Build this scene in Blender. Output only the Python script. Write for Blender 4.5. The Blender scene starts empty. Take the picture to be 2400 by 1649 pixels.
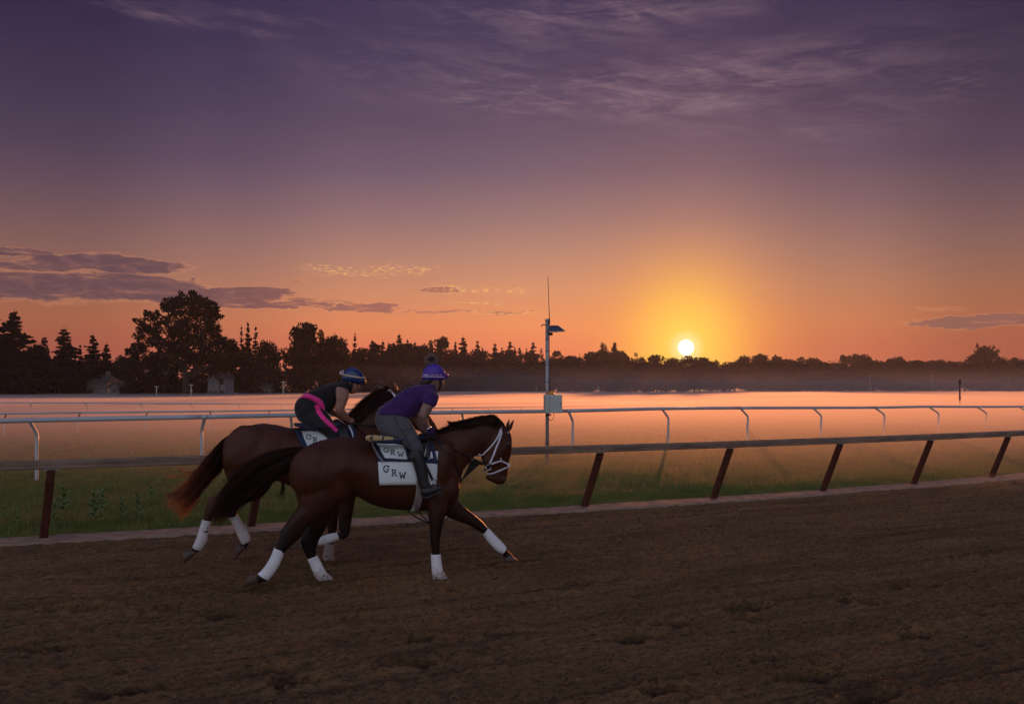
import bpy, bmesh, math, random
import numpy as np
from mathutils import Vector
from mathutils.bvhtree import BVHTree

rad = math.radians
S = bpy.context.scene
COL = S.collection

# ------------------------------------------------------------------ camera
F = 2014.6          # focal length in pixels of the 2400 px wide photograph
CX, HY = 1200.0, 915.4
CAMH = 2.15
cam_d = bpy.data.cameras.new('camera')
cam_d.sensor_width = 36.0
cam_d.lens = F / 2400.0 * 36.0
cam_d.shift_y = (HY - 824.5) / 2400.0
cam_d.clip_start = 0.1
cam_d.clip_end = 6000
cam = bpy.data.objects.new('camera', cam_d)
COL.objects.link(cam)
cam.location = (0, 0, CAMH)
cam.rotation_euler = (rad(90), 0, 0)
S.camera = cam

# ------------------------------------------------------------------ view
S.view_settings.view_transform = 'Standard'
S.view_settings.look = 'None'
S.view_settings.exposure = 0.0
S.view_settings.gamma = 1.0
S.view_settings.use_curve_mapping = False
S.render.engine = 'CYCLES'
S.cycles.use_denoising = True
S.cycles.max_bounces = 6
S.cycles.volume_bounces = 3
S.cycles.sample_clamp_indirect = 4.0
S.cycles.use_adaptive_sampling = True
S.cycles.adaptive_threshold = 0.03

SUN_AZ = math.degrees(math.atan2(1607.6 - CX, F))      # to the right of +Y
SUN_EL = math.degrees(math.atan((HY - 814) / math.hypot(F, 407.6)))


def lin(c):
    return tuple((x / 255 / 12.92 if x / 255 <= 0.04045 else ((x / 255 + 0.055) / 1.055) ** 2.4) for x in c)


# ------------------------------------------------------------------ node helper
class G:
    def __init__(s, tree):
        s.t = tree

    def n(s, kind, **kw):
        nd = s.t.nodes.new(kind)
        for k, v in kw.items():
            setattr(nd, k, v)
        return nd

    def put(s, sock, v):
        if v is None:
            return
        if hasattr(v, 'is_linked') or isinstance(v, bpy.types.NodeSocket):
            s.t.links.new(v, sock)
        else:
            if sock.type == 'RGBA' and len(v) == 3:
                v = (*v, 1)
            sock.default_value = v

    def m(s, op, a, b=None, c=None, clamp=False):
        nd = s.n('ShaderNodeMath', operation=op)
        nd.use_clamp = clamp
        s.put(nd.inputs[0], a)
        if b is not None:
            s.put(nd.inputs[1], b)
        if c is not None:
            s.put(nd.inputs[2], c)
        return nd.outputs[0]

    def vm(s, op, a, b=None, scale=None):
        nd = s.n('ShaderNodeVectorMath', operation=op)
        s.put(nd.inputs[0], a)
        if b is not None:
            s.put(nd.inputs[1], b)
        if scale is not None:
            s.put(nd.inputs[3], scale)
        return nd.outputs['Value'] if op in ('LENGTH', 'DOT_PRODUCT', 'DISTANCE') else nd.outputs[0]

    def mix(s, f, a, b, blend='MIX'):
        nd = s.n('ShaderNodeMix', data_type='RGBA', blend_type=blend)
        nd.clamp_factor = True
        s.put(nd.inputs[0], f)
        s.put(nd.inputs[6], a)
        s.put(nd.inputs[7], b)
        return nd.outputs[2]

    def ramp(s, f, stops, interp='LINEAR'):
        nd = s.n('ShaderNodeValToRGB')
        cr = nd.color_ramp
        cr.interpolation = interp
        while len(cr.elements) < len(stops):
            cr.elements.new(0.5)
        for e, (p, c) in zip(cr.elements, stops):
            e.position = p
            e.color = (*c, 1) if len(c) == 3 else c
        s.put(nd.inputs[0], f)
        return nd.outputs[0]

    def noise(s, vec, scale, detail=4, rough=0.55, dist=0.0, dims='3D', out=0):
        nd = s.n('ShaderNodeTexNoise', noise_dimensions=dims)
        s.put(nd.inputs['Vector'], vec)
        nd.inputs['Scale'].default_value = scale
        nd.inputs['Detail'].default_value = detail
        nd.inputs['Roughness'].default_value = rough
        nd.inputs['Distortion'].default_value = dist
        return nd.outputs[out]

    def smooth(s, v, a, b, o0=0.0, o1=1.0):
        nd = s.n('ShaderNodeMapRange', interpolation_type='SMOOTHSTEP')
        s.put(nd.inputs[0], v)
        for i, x in enumerate((a, b, o0, o1)):
            nd.inputs[1 + i].default_value = x
        return nd.outputs[0]

    def xyz(s, x, y, z):
        nd = s.n('ShaderNodeCombineXYZ')
        for i, q in enumerate((x, y, z)):
            s.put(nd.inputs[i], q)
        return nd.outputs[0]

    def sep(s, v):
        nd = s.n('ShaderNodeSeparateXYZ')
        s.put(nd.inputs[0], v)
        return nd.outputs


def azel(px, py):
    return (math.degrees(math.atan((px - CX) / F)),
            math.degrees(math.atan((HY - py) / math.hypot(F, px - CX))))


# ------------------------------------------------------------------ world: sunrise sky
def build_world():
    w = bpy.data.worlds.new('World')
    S.world = w
    w.use_nodes = True
    t = w.node_tree
    t.nodes.clear()
    g = G(t)
    tc = g.n('ShaderNodeTexCoord').outputs['Generated']
    v = g.vm('NORMALIZE', tc)
    x, y, z = g.sep(v)
    el = g.m('MULTIPLY', g.m('ARCSINE', z), 57.29578)
    az = g.m('MULTIPLY', g.m('ARCTAN2', x, y), 57.29578)
    # colour by height
    k = g.m('DIVIDE', el, 90.0, clamp=True)
    stops = [(0.0, (224, 112, 84)), (2.6, (228, 120, 88)), (4.4, (230, 138, 92)), (6.5, (209, 140, 105)),
             (8.8, (180, 130, 113)), (11.4, (146, 111, 113)), (14.2, (113, 90, 108)), (17.0, (94, 76, 99)),
             (20.5, (75, 61, 90)), (25.0, (60, 49, 82)), (40.0, (78, 76, 112)), (90.0, (112, 118, 158))]
    base = g.ramp(k, [(a / 90.0, lin(c)) for a, c in stops])
    # wide falloff to both sides of the sunrise
    da = g.m('ABSOLUTE', g.m('SUBTRACT', az, 1.0))
    side = g.ramp(g.m('DIVIDE', da, 60.0, clamp=True),
                  [(0.0, (1, 1, 1)), (0.17, (0.93, 0.92, 0.95)), (0.33, (0.66, 0.66, 0.78)), (0.47, (0.46, 0.46, 0.58)), (1.0, (0.44, 0.52, 0.80))], 'EASE')
    base = g.mix(1.0, base, side, 'MULTIPLY')
    # cool pre-sunrise light of the sky behind the camera
    sh = (math.sin(rad(SUN_AZ)), math.cos(rad(SUN_AZ)), 0.0)
    back = g.m('MULTIPLY', g.vm('DOT_PRODUCT', v, sh), -1.0)
    bf = g.smooth(back, -0.25, 0.95)
    bc = g.ramp(k, [(0.0, (0.60, 0.56, 0.62)), (0.15, (0.72, 0.74, 0.84)), (0.6, (0.42, 0.46, 0.60)), (1.0, (0.28, 0.30, 0.42))])
    base = g.mix(bf, base, bc)
    # glow round the sun
    dx = g.m('SUBTRACT', az, SUN_AZ)
    dy = g.m('SUBTRACT', el, SUN_EL)
    dyu = g.m('MULTIPLY', dy, 0.86)
    d2 = g.m('ADD', g.m('MULTIPLY', dx, dx), g.m('MULTIPLY', dyu, dyu))
    def ex(r):
        return g.m('EXPONENT', g.m('MULTIPLY', d2, -1.0 / (r * r)))
    base = g.mix(g.m('MULTIPLY', ex(10.0), 0.12), base, (0.90, 0.30, 0.10))
    base = g.mix(g.m('MULTIPLY', ex(4.3), 0.80), base, (1.0, 0.35, 0.055))
    base = g.mix(g.m('MULTIPLY', ex(3.0), 0.95), base, (1.0, 0.66, 0.10))

    # ---- low stratus: ellipses in azimuth/elevation, edges torn by noise
    ae = g.xyz(az, g.m('MULTIPLY', el, 3.2), 0.0)
    n1 = g.noise(ae, 0.55, 6, 0.6, out=1)
    wob = g.vm('SUBTRACT', n1, (0.5, 0.5, 0.5))
    pos = g.xyz(az, el, 0.0)
    posw = g.vm('ADD', pos, g.vm('MULTIPLY', wob, (5.5, 1.05, 0.0)))
    cl = [  # px, py, half width px, half height px, weight
        (40, 592, 120, 8, .8), (250, 618, 150, 17, 1), (60, 622, 130, 9, .8), (330, 632, 80, 9, .7),
        (150, 672, 290, 25, 1), (420, 692, 210, 18, 1), (-80, 668, 260, 28, 1), (330, 660, 150, 16, .9),
        (600, 686, 85, 15, 1), (520, 715, 170, 6, .8), (680, 714, 110, 7, .85), (860, 718, 60, 9, .8), (830, 727, 90, 5, .7),
        (1030, 679, 42, 5, .8), (1040, 731, 110, 3.5, .55), (1170, 732, 70, 4, .6), (690, 656, 40, 4, .4), (760, 705, 80, 5, .5),
        (2330, 752, 160, 13, .9), (2280, 762, 130, 7, .9), (2180, 722, 60, 5, .3)]
    dens = None
    for px, py, hw, hh, wt in cl:
        a, e = azel(px, py)
        hwd = math.degrees(hw / F) * math.cos(rad(a))
        hhd = math.degrees(hh / F)
        q = g.vm('MULTIPLY', g.vm('SUBTRACT', posw, (a, e, 0)), (1 / hwd, 1 / hhd, 0))
        f = g.m('MULTIPLY', g.smooth(g.vm('LENGTH', q), 1.35, 0.7), wt)
        dens = f if dens is None else g.m('MAXIMUM', dens, f)
    st_n = g.noise(g.xyz(g.m('MULTIPLY', az, 0.35), g.m('MULTIPLY', el, 2.6), 7.0), 1.0, 6, 0.62)
    dens = g.m('SUBTRACT', dens, g.smooth(st_n, 0.42, 0.80, 0.0, 0.8), clamp=True)
    near = g.smooth(az, -24.0, 2.0)
    cc = g.mix(near, lin((88, 64, 76)), lin((172, 104, 94)))
    cc = g.mix(g.m('MULTIPLY', g.smooth(g.noise(ae, 0.9, 5, 0.6), .4, .75), 0.4), cc, lin((158, 104, 100)))
    cc = g.mix(g.smooth(az, 14.0, 22.0), cc, lin((128, 84, 84)))
    rim = g.m('MULTIPLY', g.m('MULTIPLY', dens, g.m('SUBTRACT', 1.0, dens)), 2.6)
    base = g.mix(g.m('MULTIPLY', rim, 0.45), base, lin((240, 160, 110)))
    base = g.mix(g.m('MULTIPLY', g.smooth(dens, 0.10, 0.7), 0.92), base, cc)
    # small sunlit yellow flecks
    fl = [(780, 632, 60, 12), (900, 630, 45, 13), (975, 634, 45, 10), (1090, 676, 90, 7), (1200, 680, 45, 8),
          (1110, 710, 60, 4), (1210, 735, 60, 4), (850, 645, 120, 5), (1140, 733, 110, 4)]
    dens = None
    for px, py, hw, hh in fl:
        a, e = azel(px, py)
        q = g.vm('MULTIPLY', g.vm('SUBTRACT', posw, (a, e, 0)), (F / hw / 57.3, F / hh / 57.3, 0))
        f = g.smooth(g.vm('LENGTH', q), 1.5, 0.2)
        dens = f if dens is None else g.m('MAXIMUM', dens, f)
    fn = g.smooth(g.noise(ae, 2.6, 5, 0.65), 0.45, 0.66)
    base = g.mix(g.m('MULTIPLY', g.m('MULTIPLY', dens, fn), 0.75), base, lin((250, 190, 110)))

    # ---- high cirrus: fibrous streaks
    sh_az = g.m('ADD', az, g.m('MULTIPLY', el, 0.9))
    cir = g.xyz(g.m('MULTIPLY', az, 0.22), g.m('ADD', g.m('MULTIPLY', el, 1.15), g.m('MULTIPLY', az, 0.16)), 3.7)
    c1 = g.noise(cir, 0.75, 8, 0.66, 0.6)
    c2 = g.noise(g.xyz(g.m('MULTIPLY', az, 0.3), g.m('SUBTRACT', g.m('MULTIPLY', el, 2.6), g.m('MULTIPLY', az, 0.12)), 1.0), 1.4, 7, 0.7, 0.4)
    big = None
    for px, py, hw, hh, wt in [(1430, 225, 300, 60, 1.1), (1720, 185, 300, 70, .8), (1350, 75, 330, 45, .5), (1850, 300, 320, 60, .4),
                               (330, 20, 150, 12, .35), (430, 48, 180, 10, .45), (590, 80, 130, 9, .4), (660, 45, 200, 14, .35), (1080, 190, 300, 70, .45), (2080, 150, 300, 90, .2),
                               (2230, 195, 70, 26, .8), (1140, 232, 110, 16, .8), (1000, 150, 400, 70, .12), (1250, 30, 300, 30, .6),
                               (1560, 25, 260, 26, .6)]:
        a, e = azel(px, py)
        q = g.vm('MULTIPLY', g.vm('SUBTRACT', posw, (a, e, 0)), (F / hw / 57.3, F / hh / 57.3, 0))
        f = g.m('MULTIPLY', g.smooth(g.vm('LENGTH', q), 1.5, 0.0), wt)
        big = f if big is None else g.m('ADD', big, f, clamp=True)
    broad = g.smooth(el, 14.0, 22.0, 0.0, 0.05)
    big = g.m('ADD', big, broad, clamp=True)
    fib = g.m('ADD', g.m('MULTIPLY', g.smooth(c1, 0.38, 0.72), 0.75), g.m('MULTIPLY', g.smooth(c2, 0.45, 0.75), 0.45), clamp=True)
    up = g.smooth(el, 10.0, 15.0)
    base = g.mix(g.m('MULTIPLY', g.m('MULTIPLY', big, fib), g.m('MULTIPLY', up, 0.55)), base, lin((162, 130, 140)))

    # below the horizon
    base = g.mix(g.smooth(el, -0.3, -4.0), base, (0.10, 0.07, 0.05))
    # the sun itself
    cosang = g.vm('DOT_PRODUCT', v, (math.cos(rad(SUN_EL)) * math.sin(rad(SUN_AZ)), math.cos(rad(SUN_EL)) * math.cos(rad(SUN_AZ)), math.sin(rad(SUN_EL))))
    ang = g.m('MULTIPLY', g.m('ARCCOSINE', cosang), 57.29578)
    base = g.mix(g.smooth(ang, 1.35, 0.30), base, (1.05, 0.82, 0.36))
    base = g.mix(g.smooth(ang, 0.55, 0.38), base, (5.0, 4.4, 3.2))

    bg = g.n('ShaderNodeBackground')
    g.put(bg.inputs[0], base)
    bg.inputs[1].default_value = 1.0
    # physical sunrise sky under the painted-in cloud colours
    sk = g.n('ShaderNodeTexSky', sky_type='NISHITA')
    sk.sun_disc = False
    sk.sun_elevation = rad(SUN_EL)
    sk.sun_rotation = rad(SUN_AZ)
    sk.air_density = 1.0
    sk.dust_density = 2.0
    bg2 = g.n('ShaderNodeBackground')
    g.put(bg2.inputs[0], sk.outputs[0])
    bg2.inputs[1].default_value = 0.003
    add = g.n('ShaderNodeAddShader')
    g.put(add.inputs[0], bg.outputs[0])
    g.put(add.inputs[1], bg2.outputs[0])
    out = g.n('ShaderNodeOutputWorld')
    g.put(out.inputs[0], add.outputs[0])
    w.cycles.sampling_method = 'MANUAL'
    w.cycles.sample_map_resolution = 2048


build_world()

sun_d = bpy.data.lights.new('sun', 'SUN')
sun_d.energy = 2.6
sun_d.angle = rad(0.6)
sun_d.color = (1.0, 0.31, 0.09)
sun = bpy.data.objects.new('sun', sun_d)
COL.objects.link(sun)
LAMP_EL = SUN_EL + 0.6      # the light just clears the treetops, as it does in the photograph
sdir = Vector((math.cos(rad(LAMP_EL)) * math.sin(rad(SUN_AZ)), math.cos(rad(LAMP_EL)) * math.cos(rad(SUN_AZ)), math.sin(rad(LAMP_EL))))
sun.rotation_euler = (-sdir).to_track_quat('-Z', 'Y').to_euler()
sun.location = (60, 100, 60)


# ------------------------------------------------------------------ general helpers
def pw(px, py, D):
    """point of the world at depth D (metres along +Y) behind photo pixel px,py"""
    return Vector(((px - CX) / F * D, D, CAMH + (HY - py) / F * D))


def gw(px, py, z=0.0):
    """point on the level z behind a photo pixel"""
    D = (CAMH - z) * F / (py - HY)
    return Vector(((px - CX) / F * D, D, z))


def tag(o, label=None, cat=None, group=None, kind=None):
    if label:
        o['label'] = label
    if cat:
        o['category'] = cat
    if group:
        o['group'] = group
    if kind:
        o['kind'] = kind
    return o


def thing(name, loc, label, cat, group=None):
    o = bpy.data.objects.new(name, None)
    COL.objects.link(o)
    o.location = loc
    o.empty_display_size = 0.2
    return tag(o, label, cat, group)


def origin_of(parent):
    v = Vector((0, 0, 0))
    while parent is not None:
        v += Vector(parent.location)
        parent = parent.parent
    return v


def obj(name, me, mat=None, parent=None, smooth=False, own=None):
    """link a mesh whose vertices are in world space as one object under parent"""
    if mat is not None and not me.materials:
        me.materials.append(mat)
    if smooth:
        me.polygons.foreach_set('use_smooth', [True] * len(me.polygons))
    o = bpy.data.objects.new(name, me)
    COL.objects.link(o)
    org = origin_of(parent)
    if own is not None:
        own = Vector(own)
        o.location = own - org
        org = own
    if org.length > 0:
        n = len(me.vertices)
        a = np.empty(n * 3, dtype=np.float32)
        me.vertices.foreach_get('co', a)
        a = a.reshape(-1, 3) - np.array(org, dtype=np.float32)
        me.vertices.foreach_set('co', a.ravel())
    me.update()
    if parent is not None:
        o.parent = parent
    return o


def copy_tree(o, parent=None):
    c = o.copy()
    COL.objects.link(c)
    c.parent = parent
    for ch in list(o.children):
        copy_tree(ch, c)
    return c


class MB:
    """collects shapes for one mesh"""
    def __init__(s):
        s.v = []
        s.f = []

    def add(s, vs, fs):
        k = len(s.v)
        s.v += [tuple(p) for p in vs]
        s.f += [tuple(i + k for i in f) for f in fs]
        return s

    def box(s, c, ax, ay, az):
        c = Vector(c); ax = Vector(ax) / 2; ay = Vector(ay) / 2; az = Vector(az) / 2
        vs = [c + sx * ax + sy * ay + sz * az for sz in (-1, 1) for sy in (-1, 1) for sx in (-1, 1)]
        return s.add(vs, [(0, 2, 3, 1), (4, 5, 7, 6), (0, 1, 5, 4), (2, 6, 7, 3), (0, 4, 6, 2), (1, 3, 7, 5)])

    def rings(s, rings, cap=True):
        k = len(rings[0])
        vs = [p for r in rings for p in r]
        fs = []
        for i in range(len(rings) - 1):
            for j in range(k):
                a = i * k + j; b = i * k + (j + 1) % k
                fs.append((a, b, b + k, a + k))
        if cap:
            fs.append(tuple(range(k))[::-1])
            fs.append(tuple((len(rings) - 1) * k + j for j in range(k)))
        return s.add(vs, fs)

    def tube(s, pts, r, k=8, cap=True, flat=1.0, up=None):
        pts = [Vector(p) for p in pts]
        rs = r if isinstance(r, (list, tuple)) else [r] * len(pts)
        rings = []
        ref = Vector(up) if up is not None else Vector((0.13, -0.2, 0.97))
        for i, p in enumerate(pts):
            t = (pts[min(i + 1, len(pts) - 1)] - pts[max(i - 1, 0)])
            if t.length < 1e-9:
                t = Vector((1, 0, 0))
            t.normalize()
            a = ref - t * ref.dot(t)
            if a.length < 0.05:
                a = Vector((1, 0, 0)) - t * t.x
            a.normalize()
            b = t.cross(a)
            rings.append([p + (a * math.cos(q) + b * math.sin(q) * flat) * rs[i] for q in [2 * math.pi * j / k for j in range(k)]])
        return s.rings(rings, cap)

    def mesh(s, name='m'):
        me = bpy.data.meshes.new(name)
        me.from_pydata([tuple(p) for p in s.v], [], s.f)
        me.validate()
        return me

    def build(s, name, mat, parent=None, smooth=False, own=None):
        return obj(name, s.mesh(name), mat, parent, smooth, own)


def np_mesh(name, V, Fq, smooth=False):
    me = bpy.data.meshes.new(name)
    V = np.asarray(V, dtype=np.float32)
    Fq = np.asarray(Fq, dtype=np.int32)
    k = Fq.shape[1]
    me.vertices.add(len(V)); me.vertices.foreach_set('co', V.ravel())
    me.loops.add(Fq.size); me.loops.foreach_set('vertex_index', Fq.ravel())
    me.polygons.add(len(Fq))
    me.polygons.foreach_set('loop_start', np.arange(0, Fq.size, k, dtype=np.int32))
    me.polygons.foreach_set('use_smooth', np.full(len(Fq), smooth))
    me.update(calc_edges=True)
    return me


def crom(P, n=5):
    """Catmull-Rom resample of rows"""
    P = np.asarray(P, dtype=float)
    out = []
    m = len(P)
    for i in range(m - 1):
        p0 = P[i - 1] if i > 0 else 2 * P[0] - P[1]
        p1, p2 = P[i], P[i + 1]
        p3 = P[i + 2] if i + 2 < m else 2 * P[-1] - P[-2]
        for j in range(n):
            t = j / n
            out.append(0.5 * (2 * p1 + (p2 - p0) * t + (2 * p0 - 5 * p1 + 4 * p2 - p3) * t * t + (3 * p1 - p0 - 3 * p2 + p3) * t ** 3))
    out.append(P[-1])
    return np.array(out)


# ------------------------------------------------------------------ materials
def mat(name, col, rough=0.7, var=0.15, vscale=6.0, bump=0.0, bscale=30.0, col2=None, metal=0.0, spec=0.4, sheen=0.0,
        detail=5, stretch=None, trans=0.0):
    m = bpy.data.materials.new(name)
    m.use_nodes = True
    t = m.node_tree
    g = G(t)
    b = t.nodes['Principled BSDF']
    tc = g.n('ShaderNodeTexCoord').outputs['Object']
    vec = tc
    if stretch:
        vec = g.vm('MULTIPLY', tc, stretch)
    n = g.noise(vec, vscale, detail, 0.6)
    c2 = col2 if col2 else tuple(x * (1 - var * 2) for x in col)
    c1 = col if col2 else tuple(min(1, x * (1 + var)) for x in col)
    c = g.mix(g.smooth(n, 0.3, 0.7), c1, c2)
    g.put(b.inputs['Base Color'], c)
    b.inputs['Roughness'].default_value = rough
    b.inputs['Metallic'].default_value = metal
    b.inputs['Specular IOR Level'].default_value = spec
    if sheen:
        b.inputs['Sheen Weight'].default_value = sheen
        b.inputs['Sheen Roughness'].default_value = 0.4
    if bump:
        bp = g.n('ShaderNodeBump')
        bp.inputs['Strength'].default_value = 1.0
        bp.inputs['Distance'].default_value = bump
        g.put(bp.inputs['Height'], g.noise(vec, bscale, 4, 0.6))
        g.put(b.inputs['Normal'], bp.outputs[0])
    return m
# ------------------------------------------------------------------ noise in numpy
def vnoise(x, y, seed=0):
    xi = np.floor(x).astype(np.int64); yi = np.floor(y).astype(np.int64)
    fx = x - xi; fy = y - yi
    fx = fx * fx * (3 - 2 * fx); fy = fy * fy * (3 - 2 * fy)

    def h(a, b):
        q = (a * 374761393 + b * 668265263 + seed * 974634777) & 0x7fffffff
        q = ((q ^ (q >> 13)) * 1274126177) & 0x7fffffff
        return ((q ^ (q >> 16)) & 0xffff) / 65535.0
    return (h(xi, yi) * (1 - fx) + h(xi + 1, yi) * fx) * (1 - fy) + (h(xi, yi + 1) * (1 - fx) + h(xi + 1, yi + 1) * fx) * fy


def fbm(x, y, o=4, seed=0, gain=0.5):
    s = 0; a = 1; t = 0
    for i in range(o):
        s = s + a * vnoise(x * 2 ** i + 17.3 * i, y * 2 ** i - 9.1 * i, seed + i)
        t += a; a *= gain
    return s / t


# ------------------------------------------------------------------ rail frame: u along the rail, v towards the camera
R0 = gw(108.5, 1262)
RU = Vector((0.9033, 0.4290, 0)).normalized()
RV = Vector((RU.y, -RU.x, 0))


def bow(u):
    """the rail line swells a little towards the camera"""
    q = np.clip(np.asarray(u, float) / 21.5, 0, 1.5) ** 1.2
    return 0.5 * 4 * q * (1 - q)


def rw(u, v, z=0.0):
    p = R0 + RU * u + RV * (v + float(bow(u)))
    return Vector((p.x, p.y, z))


def to_uv(p):
    d = Vector((p[0] - R0.x, p[1] - R0.y, 0))
    u = d.dot(RU)
    return u, d.dot(RV) - float(bow(u))


# ------------------------------------------------------------------ setting
def m_track():
    m = bpy.data.materials.new('track_dirt')
    m.use_nodes = True
    t = m.node_tree; g = G(t); b = t.nodes['Principled BSDF']
    tc = g.n('ShaderNodeTexCoord').outputs['Object']
    rot = g.n('ShaderNodeVectorRotate', rotation_type='Z_AXIS')
    g.put(rot.inputs['Vector'], tc)
    rot.inputs['Angle'].default_value = -math.atan2(RU.y, RU.x)
    uvv = rot.outputs[0]
    st = g.vm('MULTIPLY', uvv, (0.30, 1.0, 1.0))
    a = g.noise(st, 1.6, 6, 0.65)
    clump = g.noise(g.vm('MULTIPLY', uvv, (0.50, 1.0, 1.0)), 30.0, 5, 0.70)
    fine = g.noise(uvv, 55.0, 5, 0.72)
    c = g.mix(g.smooth(a, 0.3, 0.7), (0.290, 0.160, 0.074), (0.175, 0.095, 0.044))
    c = g.mix(g.m('MULTIPLY', g.smooth(clump, 0.52, 0.36), 0.72), c, (0.040, 0.023, 0.013))
    c = g.mix(g.m('MULTIPLY', g.smooth(fine, 0.50, 0.72), 0.8), c, (0.40, 0.245, 0.125))
    lines = g.noise(g.vm('MULTIPLY', uvv, (0.14, 10.0, 1.0)), 1.0, 4, 0.64)
    c = g.mix(g.m('MULTIPLY', g.smooth(lines, 0.50, 0.66), 0.55), c, (0.050, 0.028, 0.015))
    hollow_shade = g.n('ShaderNodeAttribute', attribute_name='print_shade').outputs['Fac']
    c = g.mix(g.m('MULTIPLY', hollow_shade, 0.8), c, (0.030, 0.017, 0.010))  # hoofprint hollows coloured darker to stand in for their shade
    g.put(b.inputs['Base Color'], c)
    b.inputs['Roughness'].default_value = 0.95
    b.inputs['Specular IOR Level'].default_value = 0.15
    bp = g.n('ShaderNodeBump')
    bp.inputs['Strength'].default_value = 1.0
    bp.inputs['Distance'].default_value = 0.035
    g.put(bp.inputs['Height'], g.m('ADD', fine, g.m('MULTIPLY', g.noise(uvv, 95.0, 4, 0.7), 0.6)))
    g.put(b.inputs['Normal'], bp.outputs[0])
    return m


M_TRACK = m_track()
M_VERGE = mat('verge_sand', (0.33, 0.23, 0.17), 0.95, col2=(0.22, 0.15, 0.11), vscale=5, bump=0.012, bscale=45, spec=0.1)
M_FIELD = mat('field_turf', (0.14, 0.125, 0.035), 0.95, col2=(0.085, 0.09, 0.025), vscale=0.9, bump=0.03, bscale=14, spec=0.05, detail=8)

hoofs = []      # hollows left in the track: u, v, half length, half width, depth, angle


def hoof_at(px, py, l=.13, w=.085, d=.05):
    l, w, d = l * 1.25, w * 1.15, d * 1.9
    p = gw(px, py); u, v = to_uv(p); hoofs.append((u, v, l, w, d))


rng = random.Random(5)
for (px, py, l) in [(395, 1431, .16), (180, 1430, .2), (515, 1445, .16), (1180, 1490, .15), (1490, 1497, .2), (1570, 1463, .14),
                    (1750, 1428, .2), (1760, 1452, .14), (2060, 1413, .17), (1985, 1408, .1), (610, 1575, .2), (690, 1600, .16),
                    (290, 1620, .2), (980, 1558, .24), (1810, 1542, .14), (1895, 1584, .22), (2110, 1378, .1), (2180, 1375, .12),
                    (1075, 1382, .1), (1360, 1371, .1), (2150, 1492, .14), (1000, 1500, .12), (840, 1450, .12), (120, 1520, .15),
                    (2300, 1440, .15), (1560, 1620, .15), (2050, 1635, .18)]:
    hoof_at(px, py, l, rng.uniform(.07, .1), rng.uniform(.035, .055))
for i in range(150):
    hoofs.append((rng.uniform(-1, 24), rng.uniform(.9, 10.2), rng.uniform(.07, .13), rng.uniform(.05, .08), rng.uniform(.012, .028)))


def track_z(U, Vv, amp=1.0):
    fur = (np.sin((Vv + 0.06 * fbm(U * .5, Vv * 2, 2, 3)) * 2 * np.pi / 0.115) * 0.5 + 0.5) * 0.024
    fur = fur * (0.25 + fbm(U * .35, Vv * 1.6, 3, 11))
    lump = (fbm(U * 9, Vv * 17, 4, 21, .72) - .5) * 0.062 + np.clip(fbm(U * 18, Vv * 23, 2, 31, .6) - .52, 0, 1) * 0.08
    wave = (fbm(U * .5, Vv * 1.9, 3, 41) - .5) * 0.04
    return (fur + lump + wave - 0.012) * amp


def build_track():
    us = np.concatenate([-3 - np.geomspace(0.05, 60, 26)[::-1], np.arange(-3, 24.5, 0.027), 24.5 + np.geomspace(0.05, 260, 34)])
    vs = np.concatenate([np.arange(0.42, 3.0, 0.03), np.arange(3.0, 10.7, 0.025), 10.7 + np.geomspace(0.04, 40, 24)])
    U, V = np.meshgrid(us, vs)
    Z = track_z(U, V)
    ends = np.clip((V - 0.42) / 0.25, 0, 1)
    Z = Z * (0.35 + 0.65 * ends)
    far = np.clip(1 - np.maximum(np.maximum(-3 - U, U - 24.5), V - 10.7) / 1.5, 0, 1)
    Z = Z * far
    print_shade = np.zeros_like(Z)      # shade painted into the hollows where hooves punched through
    for (hu, hv, l, w, d) in hoofs:
        i0, i1 = np.searchsorted(us, [hu - 3 * l, hu + 3 * l]); j0, j1 = np.searchsorted(vs, [hv - 3 * w, hv + 3 * w])
        if i1 <= i0 or j1 <= j0:
            continue
        uu = (U[j0:j1, i0:i1] - hu) / l; vv = (V[j0:j1, i0:i1] - hv) / w
        r = np.sqrt(uu ** 2 + vv ** 2) * (0.8 + .5 * vnoise(uu * 2 + hu * 9, vv * 2 + hv * 7, 5))
        Z[j0:j1, i0:i1] += -d * np.clip(1.25 - r, 0, 1) ** .6 + d * .5 * np.exp(-((r - 1.35) / .28) ** 2) * (0.4 + 0.6 * (vv < 0))
        print_shade[j0:j1, i0:i1] = np.maximum(print_shade[j0:j1, i0:i1], np.clip((1.2 - r) * 2.2, 0, 1) * min(1, d / .06))
    X = R0.x + RU.x * U + RV.x * (V + bow(U)); Y = R0.y + RU.y * U + RV.y * (V + bow(U))
    P = np.stack([X, Y, Z], -1).reshape(-1, 3)
    n, m_ = len(us), len(vs)
    idx = np.arange(n * m_).reshape(m_, n)
    Q = np.stack([idx[:-1, :-1], idx[1:, :-1], idx[1:, 1:], idx[:-1, 1:]], -1).reshape(-1, 4)
    me = np_mesh('track', P, Q, True)
    at = me.attributes.new('print_shade', 'FLOAT', 'POINT')
    at.data.foreach_set('value', print_shade.astype(np.float32).ravel())
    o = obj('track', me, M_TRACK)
    tag(o, 'brown harrowed dirt racetrack with furrows and hoofprints', kind='structure')
    return us, vs, Z


T_us, T_vs, T_Z = build_track()


def track_height(x, y):
    u, v = to_uv((x, y))
    i = int(np.clip(np.searchsorted(T_us, u), 0, len(T_us) - 1)); j = int(np.clip(np.searchsorted(T_vs, v), 0, len(T_vs) - 1))
    return float(T_Z[j, i])


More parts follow.
